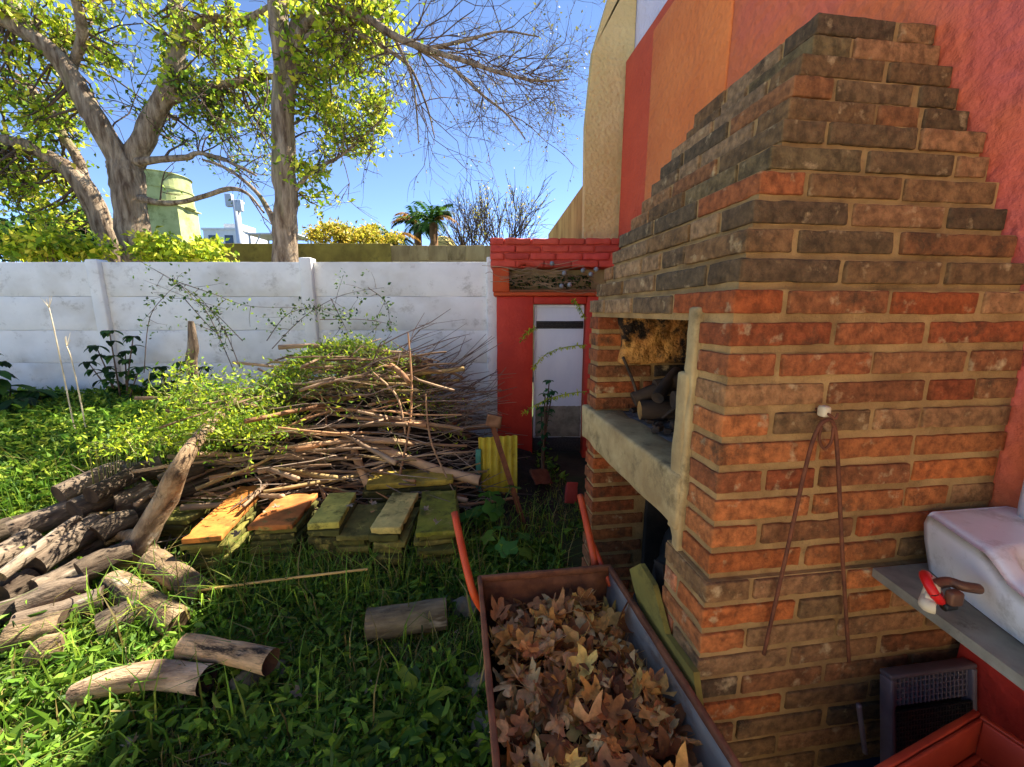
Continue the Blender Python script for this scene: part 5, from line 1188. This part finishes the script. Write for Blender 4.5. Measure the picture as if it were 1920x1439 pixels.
def strip_leaf(mb, base, d, L, wd, bend, c, lob=0., n=7):
    base = np.asarray(base, float); d = np.asarray(d, float); d /= np.linalg.norm(d); sd = np.cross(d, [0, 0, 1]); sd /= np.linalg.norm(sd)+1e-9; V = []; p = base.copy(); dd = d.copy()
    for i in range(n+1):
        t = i/n; w_ = wd*math.sin(math.pi*min(1, .12+t*.88))**.7*(1+lob*math.sin(i*2.6))*.5
        nr = np.cross(sd, dd); V += [p-sd*w_+nr*w_*.3, p, p+sd*w_+nr*w_*.3]; dd = dd+np.array([0, 0, -bend/n]); dd /= np.linalg.norm(dd); p = p+dd*L/n
    Fs = []
    for i in range(n): a = i*3; Fs += [(a, a+1, a+4, a+3), (a+1, a+2, a+5, a+4)]
    mb.add(V, Fs, 0, c)
def rosette(px, py, n, L, label, sd, wd=.045, lob=.25, name='rosette_weed', cols=WGRN):
    rg_ = np.random.default_rng(sd); c = g(px, py, .0); root = thing(name, label, 'weed', (c[0], c[1], 0))
    for i in range(n):
        mb = MB(); a = 2*math.pi*i/n+rg_.uniform(-.3, .3); el = rg_.uniform(.35, 1.0)
        strip_leaf(mb, c+np.array([0, 0, .01]), [math.cos(a)*math.cos(el), math.sin(a)*math.cos(el), math.sin(el)], L*rg_.uniform(.7, 1.15), wd*rg_.uniform(.8, 1.2), rg_.uniform(.8, 1.7), np.array(cols[rg_.integers(0, len(cols))][:3])*.9, lob)
        part('leaf', mb.mesh('leaf', True), 'leaf', root)
rosette(790, 1335, 11, .19, 'large dandelion-like rosette of broad leaves in the lawn', 1); rosette(300, 1210, 5, .14, 'upright strappy green tuft beside the smooth tan log', 2, .022, 0.)
rosette(620, 1390, 9, .13, 'small flat rosette weed in front of the large rosette', 3); rosette(690, 1230, 8, .12, 'low rosette weed in the grass by the mossy log', 4, .03)
rosette(870, 1325, 7, .16, 'upright leafy weed against the wheelbarrow side', 5, .035); rosette(500, 1390, 8, .12, 'spreading rosette weed among the pebbles', 6, .035); rosette(735, 1415, 9, .14, 'broad weed rosette close to the wheelbarrow wheel end', 7, .04)
# lobed-leaf plants beside the wheelbarrow
def lobed(px, py, hgt, n, rad, label, sd, cols, size=.075):
    rg_ = np.random.default_rng(sd); c = g(px, py, 0); root = thing('lobed_plant', label, 'plant', (c[0], c[1], 0))
    for i in range(n):
        a = rg_.uniform(0, 6.28); r_ = rad*rg_.uniform(.2, 1); tip = c+np.array([math.cos(a)*r_, math.sin(a)*r_, hgt*rg_.uniform(.45, 1)])
        v, f = tube(spline([c, (c+tip)/2+np.array([0, 0, .05]), tip], 3), .0035, 5); mb = MB(); mb.add(v, f, 0, (.16, .24, .06)); part('stalk', mb.mesh('stalk', True), 'leaf', root)
        V = [(0, 0, 0)]; m_ = 20
        for j in range(m_):
            t = -math.pi+2*math.pi*(j+.5)/m_; r = .55+.42*abs(math.cos(t*2.5))**.8 if abs(t) < 2.6 else .3; V.append((r*math.cos(t), r*math.sin(t), -.22*r*r+.06*math.sin(5*t)))
        k = size*rg_.uniform(.7, 1.2); Rm = np.array(Matrix.Rotation(a, 3, 'Z') @ Matrix.Rotation(rg_.uniform(.1, .7), 3, 'Y') @ Matrix.Rotation(rg_.normal()*.3, 3, 'X')); mb = MB()
        mb.add(np.array(V)*k @ Rm.T+tip, [(0, 1+j, 1+(j+1) % m_) for j in range(m_)], 0, np.array(cols[rg_.integers(0, len(cols))][:3])); part('leaf', mb.mesh('leaf', True), 'leaf', root)
BG = [s(84, 132, 52), s(70, 116, 46), s(98, 146, 60)]
lobed(925, 1010, .36, 11, .2, 'leafy plant with broad lobed leaves between the tiles and the rusty stake', 1, BG); lobed(960, 1060, .22, 8, .15, 'lower lobed-leaf plant just beyond the wheelbarrow tray', 2, BG+GRN[:2], .065)
lobed(1140, 1060, .2, 6, .08, 'small bright lobed plant growing at the sack under the mantel', 3, [s(96, 160, 60), s(80, 140, 52)], .06)
# large rank leaves and shrub at the wall foot
def shrub(px, py, d, label, stems, sd, cols, L=.11, wd=.05, name='dark_shrub', sp_=60):
    rg_ = np.random.default_rng(sd); c = W(px, py, d); c[2] = 0; root = thing(name, label, 'shrub', (c[0], c[1], 0)); mb = MB(); lf = MB()
    for (x, y) in stems:
        tip = W(x, y, d+rg_.uniform(-.15, .15)); P = spline([c, c+(tip-c)*np.array([.3, .5, .55]), tip], 4); v, f = tube(P, lerp_r(.012, .004, len(P)), 6, False); mb.add(v, f)
        for p in P[3:]:
            for q_ in range(4 if p is not P[-1] else 9):
                a = rg_.uniform(0, 6.28); strip_leaf(lf, p, [math.cos(a), math.sin(a), rg_.uniform(-.1, .6)], L*rg_.uniform(.7, 1.2), wd, 1.3, np.array(cols[rg_.integers(0, len(cols))][:3]), 0., 4)
    part('stems', mb.mesh('stems', True), 'twig', root); part('leaves', lf.mesh('leaves', True), 'leaf', root)
shrub(228, 760, 3.95, 'dark green glossy shrub standing against the white wall', [(205, 622), (180, 650), (250, 632), (165, 680), (235, 660), (262, 690), (200, 700), (290, 700)], 1, DG+[s(60, 104, 44)])
shrub(330, 770, 4.0, 'low dark leafy shrub at the wall foot beside the stump post', [(300, 690), (340, 680), (380, 690), (320, 705)], 2, DG, .09)
shrub(20, 820, 3.7, 'rank dark plant with big leaves at the foot of the white wall', [(-20, 700), (20, 725), (60, 735), (40, 750), (90, 745), (-30, 760)], 3, DG+[s(64, 110, 42)], .2, .09, 'broadleaf_plant')
shrub(-90, 780, 3.9, 'dark leafy plant beyond the big-leaved one by the white wall', [(-60, 690), (-30, 660), (0, 680), (-110, 660)], 4, DG, .12, .05, 'broadleaf_plant')
# brambles arching in front of the wall
def bramble(label, arcs, d, sd, cols):
    rg_ = np.random.default_rng(sd); root = None; mb = MB(); LP = []
    for pts in arcs:
        P = spline([W(x, y, d+dd) for x, y, dd in pts], 8)
        if root is None: root = thing('bramble', label, 'bramble', (P[0][0], P[0][1], 0))
        v, f = tube(P, lerp_r(.0042, .0015, len(P)), 5, False); mb.add(v, f)
        for p in P[4:]:
            if rg_.random() < .6: m_ = rg_.integers(2, 6); LP.append(p+rg_.normal(size=(m_, 3))*.025)
            if rg_.random() < .28:
                e = p+rg_.normal(size=3)*np.array([.13, .08, .1]); v, f = tube([p, (p+e)/2+rg_.normal(size=3)*.01, e], [.0025, .002, .001], 4, False); mb.add(v, f); m_ = rg_.integers(3, 8); LP.append(e+rg_.normal(size=(m_, 3))*.03)
    part('stems', mb.mesh('stems', True), 'twig', root); P = np.vstack(LP); n = len(P)
    part('leaves', quads_mesh('leaves', leaf_quads(P, rg_.normal(size=(n, 3)), rg_.uniform(.02, .045, n), .6, .2, rg_), pick(cols, n, rg=rg_)), 'leaf', root)
bramble('bare arching bramble with few leaves crossing the white wall by the stump post', [[(440, 700, 0), (390, 590, .1), (345, 540, .1), (275, 498, .2)], [(450, 690, 0), (420, 620, 0), (375, 560, .1), (325, 530, .1)], [(270, 700, 0), (280, 600, .05), (310, 555, .1), (338, 530, .1)], [(455, 640, 0), (380, 570, .1), (320, 560, .1)],
        [(335, 530, 0), (400, 552, 0), (470, 575, .05), (580, 577, .1)], [(345, 560, 0), (400, 620, 0), (430, 630, 0)]], 3.75, 1, DG+MG)
bramble('long thin bramble arching over the pile towards the red cupboard', [[(510, 655, 0), (570, 595, .05), (640, 555, .1), (720, 540, .1)], [(600, 600, 0), (680, 600, .05), (740, 610, .05)], [(690, 540, .05), (725, 570, .05), (730, 620, .05)], [(500, 640, 0), (540, 590, .05), (600, 578, .05), (660, 590, .1)], [(620, 560, 0), (640, 600, 0), (655, 630, 0)]], 3.75, 2, MG+DG)
# dry hollow stalks among the weeds
for i, (a, b, m_) in enumerate((((128, 740), (92, 578), (108, 650)), ((150, 740), (125, 650), (140, 700)))):
    base = W(a[0], a[1], 3.2); base[2] = 0; P = spline([base, W(m_[0], m_[1], 3.2), W(b[0], b[1], 3.2)], 5); root = thing('dry_stalk', ['tall pale dry stalk with a forked top in the weeds', 'short pale dry stalk beside a taller forked one'][i], 'stalk', tuple(base)); mb = MB()
    v, f = tube(P, lerp_r(.006, .003, len(P)), 6); mb.add(v, f); o = part('stem', mb.mesh('stem', True), 'ivory', root)
    mb = MB()
    for k in range(6): e = P[-1]+np.array([random.uniform(-.06, .06), random.uniform(-.05, .05), random.uniform(.04, .11)]); v, f = tube([P[-1], e], [.002, .001], 4); mb.add(v, f)
    part('seed_head', mb.mesh('seed_head'), 'ivory', root)
# fern shoots and a young sapling in front of the white door
def frond_shoot(label, pts, d, sd):
    P = spline([W(x, y, d) for x, y in pts], 8); base = P[0].copy(); root = thing('arching_shoot', label, 'shoot', tuple(base)); mb = MB(); v, f = tube(P, lerp_r(.004, .0015, len(P)), 5); mb.add(v, f, 0, s(150, 160, 50)); lf = MB(); rg_ = np.random.default_rng(sd)
    for p in P[2:]:
        for q_ in range(4): strip_leaf(lf, p, rg_.normal(size=3)*np.array([1, .7, .6])+np.array([-.3, 0, -.1]), .035, .012, .8, np.array(YG[rg_.integers(0, 4)][:3]), 0, 3)
    part('stem', mb.mesh('stem', True), 'twigv', root); part('leaves', lf.mesh('leaves', True), 'leaf', root)
frond_shoot('thick yellow-green shoot arching low across the white door', [(1100, 735, ), (1060, 740), (1020, 752), (982, 775)], 3.2, 1); frond_shoot('slender green shoot arching across the middle of the white door', [(1100, 648), (1060, 652), (1025, 665), (1000, 690)], 3.2, 2)
frond_shoot('curled yellow shoot in front of the red pillar', [(1005, 615), (990, 622), (978, 640)], 3.2, 3); frond_shoot('bright shoot tip rising at the top of the white door', [(1098, 600), (1085, 575), (1075, 562)], 3.2, 4)
shrub(1018, 840, 3.3, 'young dark-leaved sapling growing in front of the white door', [(1030, 715), (1022, 740), (1036, 735), (1015, 765)], 8, [s(52, 110, 56), s(40, 92, 48)], .06, .028, 'sapling')
shrub(1035, 525, 4.02, 'dark green plants filling the niche under the red parapet', [(975, 522), (1000, 520), (1030, 522), (1060, 520), (1085, 522), (1100, 520)], 9, DG, .07, .03, 'niche_plants') if False else None
nr_ = np.random.default_rng(4)
npl = thing('trailing_plant', 'dark green trailing plant filling the niche under the red parapet', 'plant', tuple(W(1030, 538, 3.95))); lf = MB()
for i in range(260):
    p = W(nr_.uniform(958, 1108), nr_.uniform(516, 540), 3.95+nr_.uniform(-.02, .1)); a = nr_.uniform(0, 6.28); strip_leaf(lf, p, [math.cos(a), math.sin(a)-.3, nr_.uniform(-.3, .7)], .05, .02, 1, np.array(DG[nr_.integers(0, 4)][:3]), 0, 3)
part('leaves', lf.mesh('leaves', True), 'leaf', npl)
mb = MB()
for i in range(8): p = W(970+i*18, 536, 3.98); v, f = tube([p, p+np.array([.02, -.02, .08])], .003, 4); mb.add(v, f)
part('stems', mb.mesh('stems'), 'twig', npl)
dv = thing('dry_vine', 'bare dry vine strung along the front of the red parapet', 'vine', tuple(W(920, 510, 3.85))); mb = MB()
for i in range(16):
    x0, y0 = nr_.uniform(900, 1010), nr_.uniform(495, 530); P = [W(x0, y0, 3.86)]
    for k in range(6): x0 += nr_.uniform(8, 32); y0 += nr_.normal()*6; P.append(W(min(x0, 1125), y0, 3.86+nr_.uniform(-.03, .03)))
    v, f = tube(spline(P, 3), .0028, 4, False); mb.add(v, f)
part('stems', mb.mesh('stems', True), 'stick', dv)
for i, (x, y) in enumerate(((1068, 535), (1093, 508), (1058, 513), (1108, 515), (1053, 537), (1118, 506), (1035, 495))):
    v, f = tube([W(x, y-4.5, 3.82), W(x, y-3, 3.82), W(x, y, 3.82), W(x, y+3, 3.82), W(x, y+4.5, 3.82)], [.006, .018, .023, .018, .004], 10); mb = MB(); mb.add(v, f)
    tag(link('round_bulb', mb.mesh('round_bulb', True), 'bulb'), 'small grey round bulb caught in the dry vine by the niche', 'bulb', 'round bulbs in the dry vine')
print('bricks', nb)
